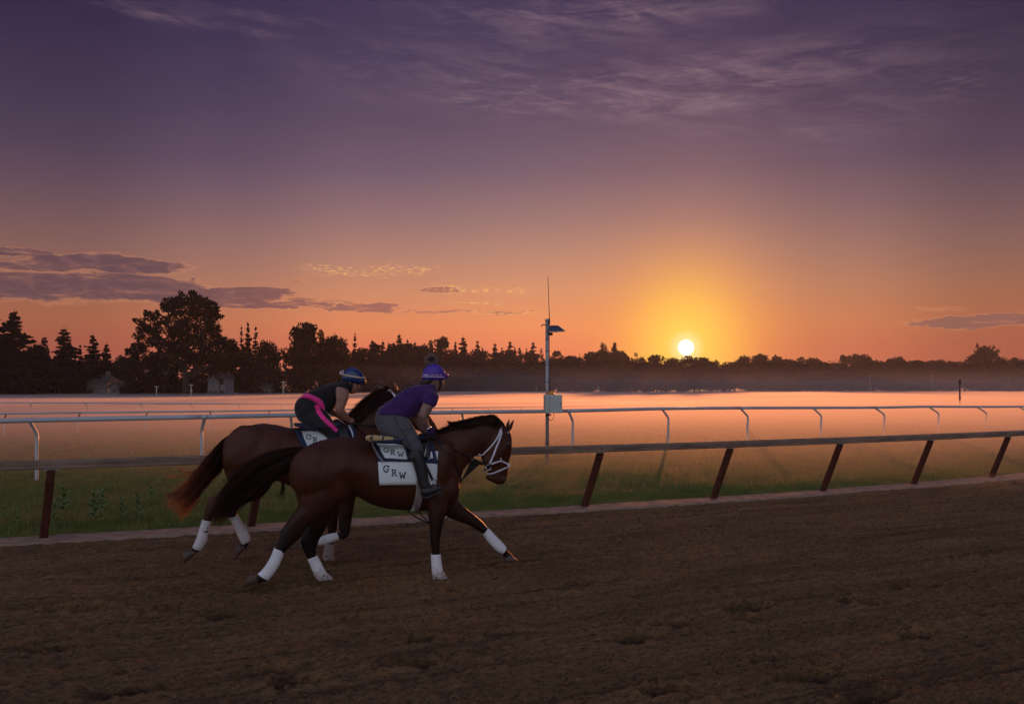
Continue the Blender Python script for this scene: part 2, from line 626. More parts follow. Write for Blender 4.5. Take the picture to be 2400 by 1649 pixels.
def grid_uv(name, us, vs, zf, material, label):
    U, V = np.meshgrid(us, vs)
    Z = zf(U, V)
    X = R0.x + RU.x * U + RV.x * (V + bow(U)); Y = R0.y + RU.y * U + RV.y * (V + bow(U))
    P = np.stack([X, Y, Z], -1).reshape(-1, 3)
    n, m_ = len(us), len(vs)
    idx = np.arange(n * m_).reshape(m_, n)
    Q = np.stack([idx[:-1, :-1], idx[1:, :-1], idx[1:, 1:], idx[:-1, 1:]], -1).reshape(-1, 4)
    return tag(obj(name, np_mesh(name, P, Q, True), material), label, kind='structure')


# sandy verge strip under the rail, a few centimetres proud of the track
def verge_z(U, V):
    e = np.clip((0.50 + 0.05 * fbm(U * 2.3, V * 0, 3, 51) - V) / 0.05, 0, 1)
    return 0.035 * e - 0.05 * (1 - e) + (fbm(U * 5, V * 6, 3, 61) - .5) * .02 * e


grid_uv('verge', np.concatenate([-60 + np.arange(0, 56, 2.0), np.arange(-4, 30, .05), np.arange(30, 260, 2.0)]),
        np.arange(-0.10, 0.62, 0.03), verge_z, M_VERGE, 'narrow pale sandy verge between the dirt track and the grass')


def field_z(U, V):
    d = -V
    return 0.02 + (fbm(U * .25, V * .25, 3, 71) - .5) * .10 * np.clip(d / 2, 0, 1) * np.clip(60 / (d + 20), 0, 1) - 0.03 * np.clip((0.12 - d) / .12, 0, 1)


def sym(a, b, step, far, n):
    return np.concatenate([a - np.geomspace(step, far, n)[::-1], np.arange(a, b, step), b + np.geomspace(step, far, n)])


fu = sym(-20, 50, .5, 2600, 26)
fv = np.concatenate([-24 - np.geomspace(.4, 3200, 40)[::-1], np.arange(-24, -0.05, .2), [0.0]])
grid_uv('field', fu, fv, field_z, M_FIELD, 'misty grass infield reaching back to the trees')
# plain earth under everything, for views from elsewhere
mb = MB()
mb.add([(-3000, -800, -.35), (3000, -800, -.35), (3000, 3200, -.35), (-3000, 3200, -.35)], [(0, 1, 2, 3)])
tag(mb.build('ground', M_FIELD), 'plain ground beyond the racecourse', kind='structure')

# ------------------------------------------------------------------ clods on the track
def build_clods():
    r = np.random.RandomState(3)
    base_v = np.array([(0, 0, 1), (.9, 0, .2), (.28, .85, .25), (-.73, .53, .2), (-.73, -.53, .3), (.28, -.85, .2), (0, 0, -.6)])
    base_f = np.array([(0, 1, 2), (0, 2, 3), (0, 3, 4), (0, 4, 5), (0, 5, 1), (6, 2, 1), (6, 3, 2), (6, 4, 3), (6, 5, 4), (6, 1, 5)])
    V = []; Fc = []
    k = 0
    n = 26000
    for i in range(n):
        v = 0.55 + 9.6 * r.rand() ** 0.8; u = -2.5 + 26 * r.rand()
        s = 0.005 + 0.020 * r.rand() ** 3.5
        p = rw(u, v); z = track_height(p.x, p.y)
        a = r.rand() * 6.28; ca, sa = math.cos(a), math.sin(a)
        b = base_v * (s * (0.7 + .6 * r.rand(7, 1))) * np.array([1, .8, .7])
        b = np.stack([b[:, 0] * ca - b[:, 1] * sa, b[:, 0] * sa + b[:, 1] * ca, b[:, 2]], -1) + np.array([p.x, p.y, z + s * .25])
        V.append(b); Fc.append(base_f + k); k += 7
    # loose dirt thrown up by the hooves
    for (px, py, D, num) in [(590, 1372, 9.2, 420), (765, 1360, 9.5, 160), (1045, 1350, 9.8, 140), (790, 1318, 10.7, 180), (640, 1330, 10.6, 220), (215, 1345, 10.0, 120)]:
        c = pw(px, py, D)
        for i in range(num):
            s = 0.003 + 0.012 * r.rand() ** 3
            q = np.array([c.x + r.randn() * .14, c.y + r.randn() * .08, max(0.01, abs(r.randn()) * .07 * math.exp(-abs(r.randn()) * .4))])
            b = base_v * s * (0.7 + .6 * r.rand(7, 1)) + q
            V.append(b); Fc.append(base_f + k); k += 7
    o = obj('dirt_clods', np_mesh('dirt_clods', np.concatenate(V), np.concatenate(Fc)), M_TRACK)
    tag(o, 'small loose clods of brown dirt scattered over the track', kind='stuff')


build_clods()

# ------------------------------------------------------------------ grass behind the rail
M_GRASS = mat('grass_blades', (0.165, 0.185, 0.05), 0.8, col2=(0.085, 0.125, 0.032), vscale=1.3, spec=0.15)
M_DRY = mat('dry_grass', (0.20, 0.18, 0.07), 0.8, col2=(0.13, 0.13, 0.045), vscale=1.1, spec=0.15)


def blades(name, n, vr, hr, wid, mat_, label, seed, ur=(-3, 30), bend=.5, clump=True, powr=1.4):
    r = np.random.RandomState(seed)
    U = r.uniform(ur[0], ur[1], n); V = vr[0] + (vr[1] - vr[0]) * r.rand(n) ** powr
    if clump:
        dens = fbm(U * 1.1, V * 1.4, 3, seed + 3)
        keep = r.rand(n) < np.clip((dens - .28) * 3.2, .1, 1)
        U, V = U[keep], V[keep]; n = len(U)
    Z = field_z(U, V) - .01
    H = (hr[0] + (hr[1] - hr[0]) * r.rand(n) ** 1.5) * (0.55 + .9 * fbm(U * .8, V * .9, 2, seed + 9))
    A = r.rand(n) * 6.283; B = r.rand(n) * 6.283
    W = wid * (0.6 + .8 * r.rand(n))
    bd = H * bend * r.rand(n)
    X = R0.x + RU.x * U + RV.x * (V + bow(U)); Y = R0.y + RU.y * U + RV.y * (V + bow(U))
    cx, sx = np.cos(A) * W, np.sin(A) * W
    bx, by = np.cos(B) * bd, np.sin(B) * bd
    P = np.stack([np.stack([X - cx, Y - sx, Z], -1), np.stack([X + cx, Y + sx, Z], -1),
                  np.stack([X + cx * .7 + bx * .35, Y + sx * .7 + by * .35, Z + H * .6], -1),
                  np.stack([X - cx * .7 + bx * .35, Y - sx * .7 + by * .35, Z + H * .6], -1),
                  np.stack([X + bx, Y + by, Z + H * (1 - .25 * bend * r.rand(n))], -1)], 1).reshape(-1, 3)
    i = np.arange(n) * 5
    T = np.concatenate([np.stack([i, i + 1, i + 2], -1), np.stack([i, i + 2, i + 3], -1), np.stack([i + 3, i + 2, i + 4], -1)])
    o = obj(name, np_mesh(name, P, T), mat_)
    tag(o, label, kind='stuff')


blades('short_grass', 60000, (-0.04, -1.5), (.03, .09), .004, M_GRASS, 'short mown green grass along the sandy verge', 7, clump=False, powr=1.0)
blades('tall_grass', 110000, (-0.9, -11), (.05, .15), .005, M_GRASS, 'rough green grass growing behind the near rail', 8, ur=(-4, 34), powr=1.25)
blades('seeding_grass', 9000, (-1.2, -13), (.12, .25), .003, M_DRY, 'taller dry grass stems going to seed behind the near rail', 9, ur=(-4, 34), bend=.8)
blades('far_grass', 70000, (-9, -34), (.07, .16), .012, M_GRASS, 'grass round the white running rail', 10, ur=(-12, 46), bend=.5, powr=1.2)

# ------------------------------------------------------------------ broad-leaved weeds
M_WEED = mat('weed_leaf', (0.14, 0.22, 0.075), 0.6, col2=(0.085, 0.15, 0.045), vscale=9, spec=0.3)
M_WEED2 = mat('weed_stem', (0.12, 0.15, 0.06), 0.6, spec=0.3)


def weed(px, py, h, label, seed, group=None):
    r = random.Random(seed)
    base = gw(px, py, 0.02)
    t = thing('weed', base, label, 'weed', group)
    st = MB()
    top = base + Vector((r.uniform(-.03, .03), r.uniform(-.03, .03), h))
    st.tube([base, (base + top) / 2 + Vector((r.uniform(-.01, .01), 0, 0)), top], [.008, .006, .003], 5)
    st.build('stem', M_WEED2, t)
    n = int(8 + h * 20)
    for i in range(n):
        f = 0.2 + 0.8 * i / (n - 1)
        a = i * 2.4 + r.uniform(-.3, .3)
        p = base.lerp(top, f)
        L = h * (.55 - .22 * f) * r.uniform(.8, 1.15)
        up = .45 + .75 * f
        d = Vector((math.cos(a), math.sin(a), up)).normalized()
        s = d.cross(Vector((0, 0, 1))).normalized()
        w = L * .16
        m = MB()
        prev = None
        vs = []
        for k, (q, ww) in enumerate([(0, .25), (.3, 1), (.65, .85), (1, .03)]):
            c = p + d * (L * q) - Vector((0, 0, L * .28 * q * q))
            vs += [c - s * w * ww + Vector((0, 0, w * .35 * ww)), c, c + s * w * ww + Vector((0, 0, w * .35 * ww))]
        fs = []
        for k in range(3):
            for j in range(2):
                fs.append((k * 3 + j, k * 3 + j + 1, k * 3 + j + 4, k * 3 + j + 3))
        m.add(vs, fs)
        m.build('leaf', M_WEED, t)


for i, (px, py, h, lb) in enumerate([
        (126, 1232, .36, 'leafy green weed just right of the near brown post of the rail'),
        (150, 1215, .52, 'tall leafy weed behind the others, right of the left brown post'),
        (222, 1230, .50, 'broad leafy weed with a pale tip, second clump from the left brown post'),
        (242, 1208, .42, 'slim leafy weed standing close behind the broad clump'),
        (287, 1228, .40, 'open star-shaped weed midway between the left post and the horse tail'),
        (324, 1226, .42, 'spreading weed nearest to the left of the chestnut tail'),
        (352, 1180, .34, 'small weed high in the grass left of the chestnut tail'),
        (460, 1205, .36, 'weed seen between the chestnut tail and the bandaged hind leg'),
        (38, 1238, .28, 'low weed left of the left brown post'),
        (12, 1225, .26, 'low weed at the left edge of the picture')]):
    weed(px, py, h, lb, 40 + i)

# ------------------------------------------------------------------ near rail: weathered beam on leaning brown posts
M_BEAM = mat('weathered_beam', (0.25, 0.175, 0.13), 0.8, col2=(0.13, 0.09, 0.07), vscale=3.0, bump=0.004, bscale=20, stretch=(.5, .5, 3.0), spec=.35)
M_POST = mat('rust_post', (0.095, 0.028, 0.018), 0.85, col2=(0.05, 0.016, 0.011), vscale=8, bump=0.004, bscale=30, spec=.2)
M_STEEL = mat('grey_steel', (0.35, 0.36, 0.38), 0.45, metal=.7, var=.1)

near = thing('track_rail', rw(0, 0), 'weathered grey beam rail on leaning brown posts along the dirt track', 'rail')
OFFV, OFFU, RH = 0.47, 0.13, 1.17
tops = []
xs = [-2.98, -0.044, 2.827, 5.76, 8.69, 11.59, 14.5, 17.38, 20.37, 23.35, 26.3, 29.3, 32.3]
for k, u in enumerate(xs):
    b = rw(u, 0.05, -0.1)
    tp = rw(u + OFFU, OFFV, RH - .13)
    ax = (tp - b).normalized()
    n1 = RU.copy()
    n1 = (n1 - ax * n1.dot(ax)).normalized()
    n2 = ax.cross(n1)
    m = MB()
    w1, w2 = .112, .10
    prof = [(-w1 / 2, -w2 / 2), (w1 / 2, -w2 / 2), (w1 / 2, w2 / 2), (-w1 / 2, w2 / 2)]
    rings = []
    for f in (0, .02, .5, .93, 1.0):
        c = b.lerp(tp, f); sc = 1.0 if f < .95 else .96
        ring = []
        for i in range(4):
            x0, y0 = prof[i]; x1, y1 = prof[(i + 1) % 4]
            for q in (.12, .88):
                ring.append(c + n1 * (x0 + (x1 - x0) * q) * sc + n2 * (y0 + (y1 - y0) * q) * sc)
        rings.append(ring)
    m.rings(rings)
    po = m.build('post', M_POST, near)
    m = MB()
    m.box(tp + Vector((0, 0, .004)), RU * .20, RV * .12, (0, 0, .008))
    m.build('mounting_plate', M_STEEL, near)
    if k < len(xs) - 1:
        s0, s1 = u + OFFU, xs[k + 1] + OFFU
        m = MB()
        a0, a1 = rw(s0 + .004, OFFV, 0), rw(s1 - .004, OFFV, 0)
        rings = []
        hh, ww, c = .134, .075, .012
        for p in (a0, a0.lerp(a1, .5), a1):
            zz = RH - .122
            cs = [(-ww / 2 + c, 0), (ww / 2 - c, 0), (ww / 2, c), (ww / 2, hh * .45), (ww / 2 + .006, hh * .52), (ww / 2 + .006, hh * .86),
                  (ww / 2 - .004, hh), (-ww / 2 + c, hh), (-ww / 2, hh - c), (-ww / 2, c)]
            rings.append([p + RV * a + Vector((0, 0, zz + bq)) for a, bq in cs])
        m.rings(rings)
        m.build('beam', M_BEAM, near)

# ------------------------------------------------------------------ white pipe rails with gooseneck posts
M_PIPE = mat('white_pipe', (0.46, 0.48, 0.52), 0.42, col2=(0.38, 0.40, 0.44), vscale=.8, spec=.5)
M_NECK_SHADE = mat('shade_brown_neck', (0.16, 0.075, 0.05), 0.7, spec=.3)  # white arms facing away; their shade is painted in as brown


def pipe_rail(name, label, rail_pts, posts, r_pipe, r_post, neck_mat=None, neck_h=.42):
    """rail_pts: world points; posts: (index-free) list of (top point, base point) in world space"""
    t = thing(name, (rail_pts[0].x, rail_pts[0].y, 0), label, 'rail')
    for (tp, bs) in posts:
        m = MB()
        if neck_mat is None:
            neck = Vector((bs.x, bs.y, tp.z - neck_h))
            h = tp - neck
            pts = [tp + Vector((0, 0, -r_pipe * .4)), tp - h * .28 + Vector((0, 0, h.z * .02)), tp.lerp(neck, .62) + Vector((bs.x - tp.x, bs.y - tp.y, 0)) * .16,
                   neck + Vector((0, 0, .02)) + Vector((bs.x - tp.x, bs.y - tp.y, 0)) * .05, neck.lerp(bs, .35), bs - Vector((0, 0, .1))]
            pts = [Vector(q) for q in crom(pts, 4)]
            m.tube(pts, r_post, 10)
            m.build('post', M_PIPE, t, True)
        else:
            neck = Vector((bs.x, bs.y, tp.z - neck_h))
            m.tube([neck + Vector((0, 0, .04)), bs - Vector((0, 0, .1))], r_post, 8)
            p = m.build('post', M_PIPE, t, True)
            m = MB()
            m.tube([tp - Vector((0, 0, r_pipe * .5)), neck], r_post * .85, 8)
            m.build('neck', neck_mat, t, True)
    # pipe lengths between posts
    step = 6
    P = crom([tuple(p) for p in rail_pts], step)
    k = 0
    while k < len(P) - 1:
        e = min(k + step * 2, len(P) - 1)
        m = MB()
        seg = [Vector(q) for q in P[k:e + 1]]
        m.tube(seg, r_pipe, 14)
        m.build('pipe', M_PIPE, t, True)
        # sleeve joint
        j = MB()
        d = (seg[-1] - seg[-2]).normalized()
        j.tube([seg[-1] - d * .07, seg[-1] + d * .07], r_pipe * 1.035, 14)
        j.build('sleeve', M_PIPE, t, True)
        k = e
    return t


mid_px = [(-330, 994, 17.8, 20), (70, 984.5, 20.1, 16), (480, 976.5, 21.6, -7), (682, 972.5, 23.2, 2), (884, 969, 24.6, 4), (1082, 965.5, 26.0, 7), (1333, 962.5, 28.3, 9),
          (1552, 957.3, 31.2, 14), (1736, 955.6, 34.0, 16), (1906, 955.2, 37.0, 18), (2052, 954.6, 40.2, 20), (2178, 952.6, 43.6, 21),
          (2291, 953.0, 47.0, 20), (2390, 952.6, 50.4, 18), (2480, 951.6, 54, 16), (2570, 950.6, 58, 14)]
rp = [pw(x, y, D) for x, y, D, o in mid_px]
posts = []
for (x, y, D, o), p in zip(mid_px, rp):
    q = pw(x + o, y, D + .28)
    posts.append((p, Vector((q.x, q.y, 0.0))))
pipe_rail('running_rail', 'thick white pipe running rail on curved gooseneck posts just beyond the near rail', rp, posts, .060, .040)

B_px = [(-160, 970.5, 39.4), (15, 968.6, 40.6), (188, 966.6, 42), (346, 965.0, 43.6), (495, 963.4, 45.4), (632, 961.8, 47.4), (757, 959.6, 49.6), (870, 958.0, 52),
        (970, 957.0, 54.8), (1061, 955.6, 58), (1147, 954.6, 61.6), (1222, 953.8, 65.6), (1290, 953, 70), (1352, 952, 75), (1410, 951, 80.5), (1465, 950, 86.5), (1520, 948.6, 93), (1575, 947.4, 100)]
rp = [pw(*q) for q in B_px]
posts = [(p, Vector(((x + (-6 if x < 600 else -3) - CX) / F * (D + .3), D + .3, 0))) for (x, y, D), p in zip(B_px, rp)]
pipe_rail('turf_rail', 'thinner white pipe rail with angled necks browned for shade, second white rail back', rp, posts, .048, .035, M_NECK_SHADE, .30)

A_px = [(-60, 942.8, 63.4), (70, 943.2, 64), (200, 943.6, 64.6), (330, 944.6, 65.8), (448, 945.6, 67.2), (558, 946.3, 69), (655, 946.8, 71.2), (745, 947.0, 73.6), (832, 947.0, 76),
        (925, 946.8, 78), (1010, 946.4, 80.4), (1092, 945.6, 83), (1166, 944.9, 86.4), (1240, 944.0, 89.6), (1308, 942.8, 93), (1366, 942.3, 98), (1424, 942.6, 104)]
rp = [pw(*q) for q in A_px]
posts = [(p, Vector(((x + (5 if x < 900 else 9) - CX) / F * (D + .2), D + .2, 0))) for (x, y, D), p in zip(A_px, rp)]
pipe_rail('far_running_rail', 'thin white gooseneck rail farthest back across the mist on the left', rp, posts, .050, .035)

C_px = [(1500, 945, 118), (1560, 943.8, 119), (1606, 942, 121), (1652, 939.6, 123), (1683, 938, 126), (1710, 936.4, 129), (1740, 934.8, 133), (1771, 932.8, 138), (1803, 931.2, 144), (1840, 930.4, 151),
        (1880, 929.4, 159), (1925, 928.6, 168), (1975, 927.8, 178), (2030, 927.2, 188), (2090, 926.6, 198)]
rp = [pw(*q) for q in C_px]
posts = [(p, Vector(((x + 5 - CX) / F * D, D, 0))) for (x, y, D), p in zip(C_px, rp)]
pipe_rail('bend_rail', 'faint rail curving round the far bend through the glowing mist below the sun', rp, posts, .07, .04)

# ------------------------------------------------------------------ solar powered signal pole
M_GALV = mat('galvanised_pole', (0.33, 0.34, 0.36), 0.5, metal=.3, var=.12, vscale=4, spec=.5)
M_BOX = mat('grey_cabinet', (0.44, 0.48, 0.46), 0.5, col2=(0.38, 0.42, 0.41), vscale=2, spec=.4)
M_DARK = mat('dark_fitting', (0.03, 0.03, 0.035), 0.5, spec=.4)
M_AMBER = mat('amber_lens', (0.60, 0.20, 0.02), 0.3, spec=.6)
M_CELL = mat('solar_cell', (0.03, 0.035, 0.06), 0.25, spec=.7)
PD = 25.4


def zpx(x, y):      # signal pole drawing plane
    return pw(1180 + x / 3.327, 620 + y / 3.327, PD)


pole = thing('signal_pole', (zpx(341, 0).x, PD, 0), 'grey metal pole with solar panel, antenna and control box beside the running rail', 'pole')
px0 = zpx(341, 0).x
m = MB(); m.tube([(px0, PD, -.1), (px0, PD, zpx(0, 440).z)], .052, 16); m.build('mast', M_GALV, pole, True)
m = MB(); c = zpx(341, 436); m.tube([c - Vector((0, 0, .03)), c + Vector((0, 0, .04)), c + Vector((0, 0, .055))], [.066, .064, .03], 16); m.build('cap', M_GALV, pole, True)
m = MB(); m.tube([zpx(352, 470) + Vector((.02, -.06, 0)), zpx(352, 420) + Vector((.02, -.06, 0))], .022, 8)
m.build('antenna_base', M_DARK, pole, True)
m = MB(); m.tube([zpx(353, 440) + Vector((.02, -.06, 0)), zpx(340, 88) + Vector((.02, -.06, 0))], [.012, .007], 6); m.build('antenna', M_DARK, pole, True)
for y in (582, 674, 785, 915, 1180):
    c = zpx(341, y); m = MB(); m.tube([(px0, PD, c.z - .009), (px0, PD, c.z + .009)], .057, 14); m.build('band', M_DARK, pole, True)
# solar panel, tilted to the right and away
pc = [zpx(345, 474), zpx(430, 474), zpx(476, 512), zpx(338, 515)]
pc = [pc[0] + Vector((0, .22, .02)), pc[1] + Vector((0, .22, .02)), pc[2] + Vector((0, -.18, -.02)), pc[3] + Vector((0, -.18, -.02))]
nrm = (pc[1] - pc[0]).cross(pc[3] - pc[0]).normalized()
if nrm.z < 0:
    nrm = -nrm


def slab(pts, n, th):
    return MB().add([p for p in pts] + [p + n * th for p in pts], [(3, 2, 1, 0), (4, 5, 6, 7), (0, 1, 5, 4), (1, 2, 6, 5), (2, 3, 7, 6), (3, 0, 4, 7)])


sp = slab(pc, nrm, -.035).build('panel_frame', M_GALV, pole)
cen = sum(pc, Vector()) / 4
slab([cen + (p - cen) * .90 + nrm * .003 for p in pc], nrm, .004).build('solar_cells', M_CELL, pole)
m = MB(); m.box(zpx(365, 540), (.14, 0, 0), (0, .08, 0), (0, 0, .09)); m.build('bracket', M_DARK, pole)
m = MB(); m.tube([zpx(341, 470) + Vector((0, -.07, 0)), zpx(296, 470) + Vector((0, -.07, .0))], .014, 8)
m.tube([zpx(300, 468) + Vector((0, -.07, 0)), zpx(297, 488) + Vector((0, -.07, 0))], .012, 6); m.build('side_arm', M_DARK, pole, True)
m = MB(); m.tube([zpx(385, 520), zpx(420, 522)], .02, 6); m.build('junction', M_DARK, pole)
# control box: two faces seen
b0, b1 = zpx(310, 1013), zpx(455, 1155)
cx, cz = (b0.x + b1.x) / 2, (b0.z + b1.z) / 2
ang = rad(28)
bx = MB()
W, Dp, Hh = .40, .26, b0.z - b1.z
ux = Vector((math.cos(ang * .5), math.sin(ang * .5), 0)); uy = Vector((-math.sin(ang * .5), math.cos(ang * .5), 0))
cb = Vector((cx, PD - .19, cz))
bx.box(cb, ux * .50, uy * .26, (0, 0, Hh))
cab = bx.build('cabinet', M_BOX, pole)
bv = cab.modifiers.new('b', 'BEVEL'); bv.width = .012; bv.segments = 2
m = MB(); m.box(cb - uy * .137 + ux * .05, ux * .37, uy * .012, (0, 0, Hh * .93)); m.build('door', M_BOX, cab)
m = MB(); m.box(cb - uy * .148 + ux * .20 , ux * .02, uy * .02, (0, 0, .07)); m.build('latch', M_DARK, cab)
for dz in (-.17, 0, .17):
    m = MB(); m.box(cb - uy * .145 - ux * .15 + Vector((0, 0, dz)), ux * .025, uy * .02, (0, 0, .05)); m.build('hinge', M_GALV, cab)
ct = Vector((zpx(366, 0).x, PD - .17, b0.z))
m = MB(); m.tube([ct - Vector((0, 0, .005)), ct + Vector((0, 0, .03)), ct + Vector((0, 0, .09)), ct + Vector((0, 0, .10))], [.125, .118, .098, .05], 20)
m.build('warning_light', M_AMBER, pole, True)
cbl = [zpx(357, 540), zpx(358, 700), zpx(361, 860), zpx(357, 1000)]
m = MB(); m.tube([p + Vector((0, -.055, 0)) for p in cbl], .008, 6); m.build('cable', M_DARK, pole, True)
m = MB(); m.tube([Vector(q) for q in crom([tuple(zpx(*q) + Vector((0, -.1, 0))) for q in [(392, 1158), (388, 1195), (370, 1213), (356, 1205), (350, 1190)]], 4)], .009, 6)
m.build('drip_loop', M_DARK, pole, True)
m = MB(); m.box(zpx(350, 1170), (.16, 0, 0), (0, .12, 0), (0, 0, .05)); m.build('clamp', M_DARK, pole)

# distance marker pole on the right
M_STR = mat('marker_dark', (0.05, 0.02, 0.02), 0.6)
M_STW = mat('marker_red', (0.22, 0.10, 0.09), 0.6)
D = 88
mk = thing('marker_pole', (pw(2249, 915, D).x, D, 0), 'short dark striped marker pole sticking out of the mist at the right', 'pole')
zt = pw(0, 889, D).z
xs_ = pw(2249.5, 900, D).x
edges = [0, .7, 1.2, 1.6, 2.05, 2.3, 2.75, zt - .45, zt]
for i in range(len(edges) - 1):
    m = MB(); rr = .12 if i % 2 else .17
    if i == len(edges) - 2:
        rr = .2
    m.tube([(xs_, D, edges[i] - (.3 if i == 0 else 0)), (xs_, D, edges[i + 1])], rr * .6, 10)
    m.build('band', M_STR if i % 2 else M_STW, mk, True)
# ------------------------------------------------------------------ trees
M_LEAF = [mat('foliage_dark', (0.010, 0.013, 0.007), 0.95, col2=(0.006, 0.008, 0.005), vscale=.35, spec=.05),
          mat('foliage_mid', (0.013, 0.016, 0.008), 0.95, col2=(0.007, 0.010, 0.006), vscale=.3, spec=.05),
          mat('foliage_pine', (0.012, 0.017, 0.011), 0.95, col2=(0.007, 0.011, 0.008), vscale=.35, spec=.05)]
M_BARK = mat('bark', (0.03, 0.024, 0.02), 0.95, vscale=2)


def leaf_cloud(r, centers, radii, n, size, flat=.75, shell=.55):
    """leaf-sized quads scattered in and on a set of clumps"""
    centers = np.asarray(centers, float); radii = np.asarray(radii, float)
    if radii.ndim == 1:
        radii = radii[:, None] * np.array([1, 1, flat])
    wgt = (radii.prod(1)) ** (2 / 3); wgt = wgt / wgt.sum()
    k = r.choice(len(centers), n, p=wgt)
    d = r.randn(n, 3); d /= np.linalg.norm(d, axis=1)[:, None]
    rr = (shell + (1.08 - shell) * r.rand(n) ** .8)
    rr = np.where(r.rand(n) < .25, r.rand(n), rr)
    P = centers[k] + d * rr[:, None] * radii[k]
    nr = r.randn(n, 3) + d * .8; nr /= np.linalg.norm(nr, axis=1)[:, None]
    a = np.cross(nr, r.randn(n, 3)); a /= np.linalg.norm(a, axis=1)[:, None]
    b = np.cross(nr, a)
    s = (size * (.5 + .9 * r.rand(n)))[:, None]
    V = np.stack([P - a * s, P - b * s * .6, P + a * s, P + b * s * .6], 1)
    V = V + nr[:, None, :] * s[:, None, :] * (r.rand(n, 4, 1) - .5) * .5
    Q = np.arange(n * 4).reshape(n, 4)
    return V.reshape(-1, 3), Q


def limb(mb, a, b, r0, r1, r, k=6, wob=.08):
    a, b = Vector(a), Vector(b)
    L = (b - a).length
    pts = [a, a.lerp(b, .35) + Vector((r.gauss(0, wob), r.gauss(0, wob), 0)) * L * .5, a.lerp(b, .7) + Vector((r.gauss(0, wob), r.gauss(0, wob), .02)) * L * .5, b]
    mb.tube(pts, [r0, r0 * .7 + r1 * .3, r0 * .35 + r1 * .65, r1], k)


def proto_broad(seed, n=2000, size=.040, airy=.0, squash=1.0, clumps=26):
    """crown in a unit box: height 1, half width about .5"""
    r = np.random.RandomState(seed); pr = random.Random(seed)
    cs = []; rs = []
    for i in range(clumps):
        a = pr.uniform(0, 6.28); f = pr.random() ** .55
        zz = pr.uniform(.16, .97)
        prof = math.sin(min(1, max(0.02, (zz - .04) / .96)) ** .75 * math.pi) ** .6
        rr_ = .40 * prof * f
        q = pr.uniform(.075, .15) * (1 - .25 * airy)
        cs.append((math.cos(a) * rr_, math.sin(a) * rr_, min(zz, 1 - q * .7))); rs.append(q)
    cs.append((0, 0, .55)); rs.append(.24 * (1 - .7 * airy)); cs.append((0, 0, .33)); rs.append(.22 * (1 - .7 * airy))
    V, Q = leaf_cloud(r, cs, rs, n, size)
    crown = np_mesh('crown', V, Q)
    mb = MB()
    limb(mb, (0, 0, -.02), (0, 0, .5), .028, .014, pr, 7, .03)
    for c, q in list(zip(cs, rs))[:14]:
        limb(mb, (0, 0, pr.uniform(.12, .45)), c, .010, .003, pr, 4)
    return crown, mb.mesh('trunk')


def proto_conifer(seed, n_wh=17, width=.22, dense=1.0, sparse_top=False, card=.055):
    r = np.random.RandomState(seed); pr = random.Random(seed)
    V = []; Q = []; k = 0
    mb = MB()
    mb.tube([(0, 0, -.02), (0, 0, .5), (0, 0, 1.0)], [.016, .010, .002], 6)
    for w in range(n_wh):
        f = (w + .3) / n_wh
        z = .10 + .88 * f
        L = width * (1 - f) ** .8 * (1 if f > .12 else .8) + .012
        nb = max(4, int(8 * (1 - f * .6)))
        a0 = pr.uniform(0, 6.28); z += pr.uniform(-.02, .02); L *= pr.uniform(.75, 1.2)
        for b in range(nb):
            if pr.random() < .25:
                continue
            a = a0 + 6.28 * b / nb + pr.uniform(-.25, .25)
            l = L * pr.uniform(.45, 1.25)
            drop = pr.uniform(-.16, .20)
            d = np.array([math.cos(a), math.sin(a), -drop])
            e = np.array([0, 0, z]) + d * l
            mb.tube([(0, 0, z), tuple(e)], [.0035, .0012], 3, cap=False)
            m = max(3, int(l / width * 12 * dense))
            for j in range(m):
                t = (j + .4 * r.rand()) / m
                c = np.array([0, 0, z]) + d * l * (0.12 + .9 * t)
                s = card * (.45 + .5 * (1 - t)) * (.6 + .7 * r.rand()) * (.5 + .7 * (1 - f))
                side = np.cross(d, (0, 0, 1)); side /= np.linalg.norm(side) + 1e-9
                side = side * math.cos(r.randn() * .6) + np.array([0, 0, 1]) * math.sin(r.randn() * .6)
                c = c + np.array([0, 0, -.25 * s])
                V += [c - side * s, c + d * s * 1.0, c + side * s, c - d * s * .5 + np.array([0, 0, -.5 * s])]
                Q.append((k, k + 1, k + 2, k + 3)); k += 4
    return np_mesh('crown', np.array(V), np.array(Q)), mb.mesh('trunk')


PROTO = {}
for i in range(6):
    PROTO['broad%d' % i] = proto_broad(100 + i, n=3600, size=.030, clumps=24 + 4 * i)
for i in range(2):
    PROTO['airy%d' % i] = proto_broad(140 + i, n=1300, size=.026, airy=.8, clumps=34)
for i in range(3):
    PROTO['spruce%d' % i] = proto_conifer(160 + i, 26 + 4 * i, .20, 1.9, card=.070)
for i in range(2):
    PROTO['pine%d' % i] = proto_conifer(180 + i, 22, .30, 2.6, card=.085)
for i in range(2):
    PROTO['thin%d' % i] = proto_conifer(200 + i, 34, .13, 1.1, card=.042)
NTREE = {'n': 0}
N_ORD = ['first', 'second', 'third', 'fourth', 'fifth', 'sixth', 'seventh', 'eighth', 'ninth', 'tenth', 'eleventh', 'twelfth', 'thirteenth', 'fourteenth', 'fifteenth', 'sixteenth', 'seventeenth', 'eighteenth', 'nineteenth', 'twentieth']


def far_scale(px):
    """the far side of the course runs away from us to the right"""
    return 1 + 1.05 * min(1.0, max(0.0, (px - 820) / 520))



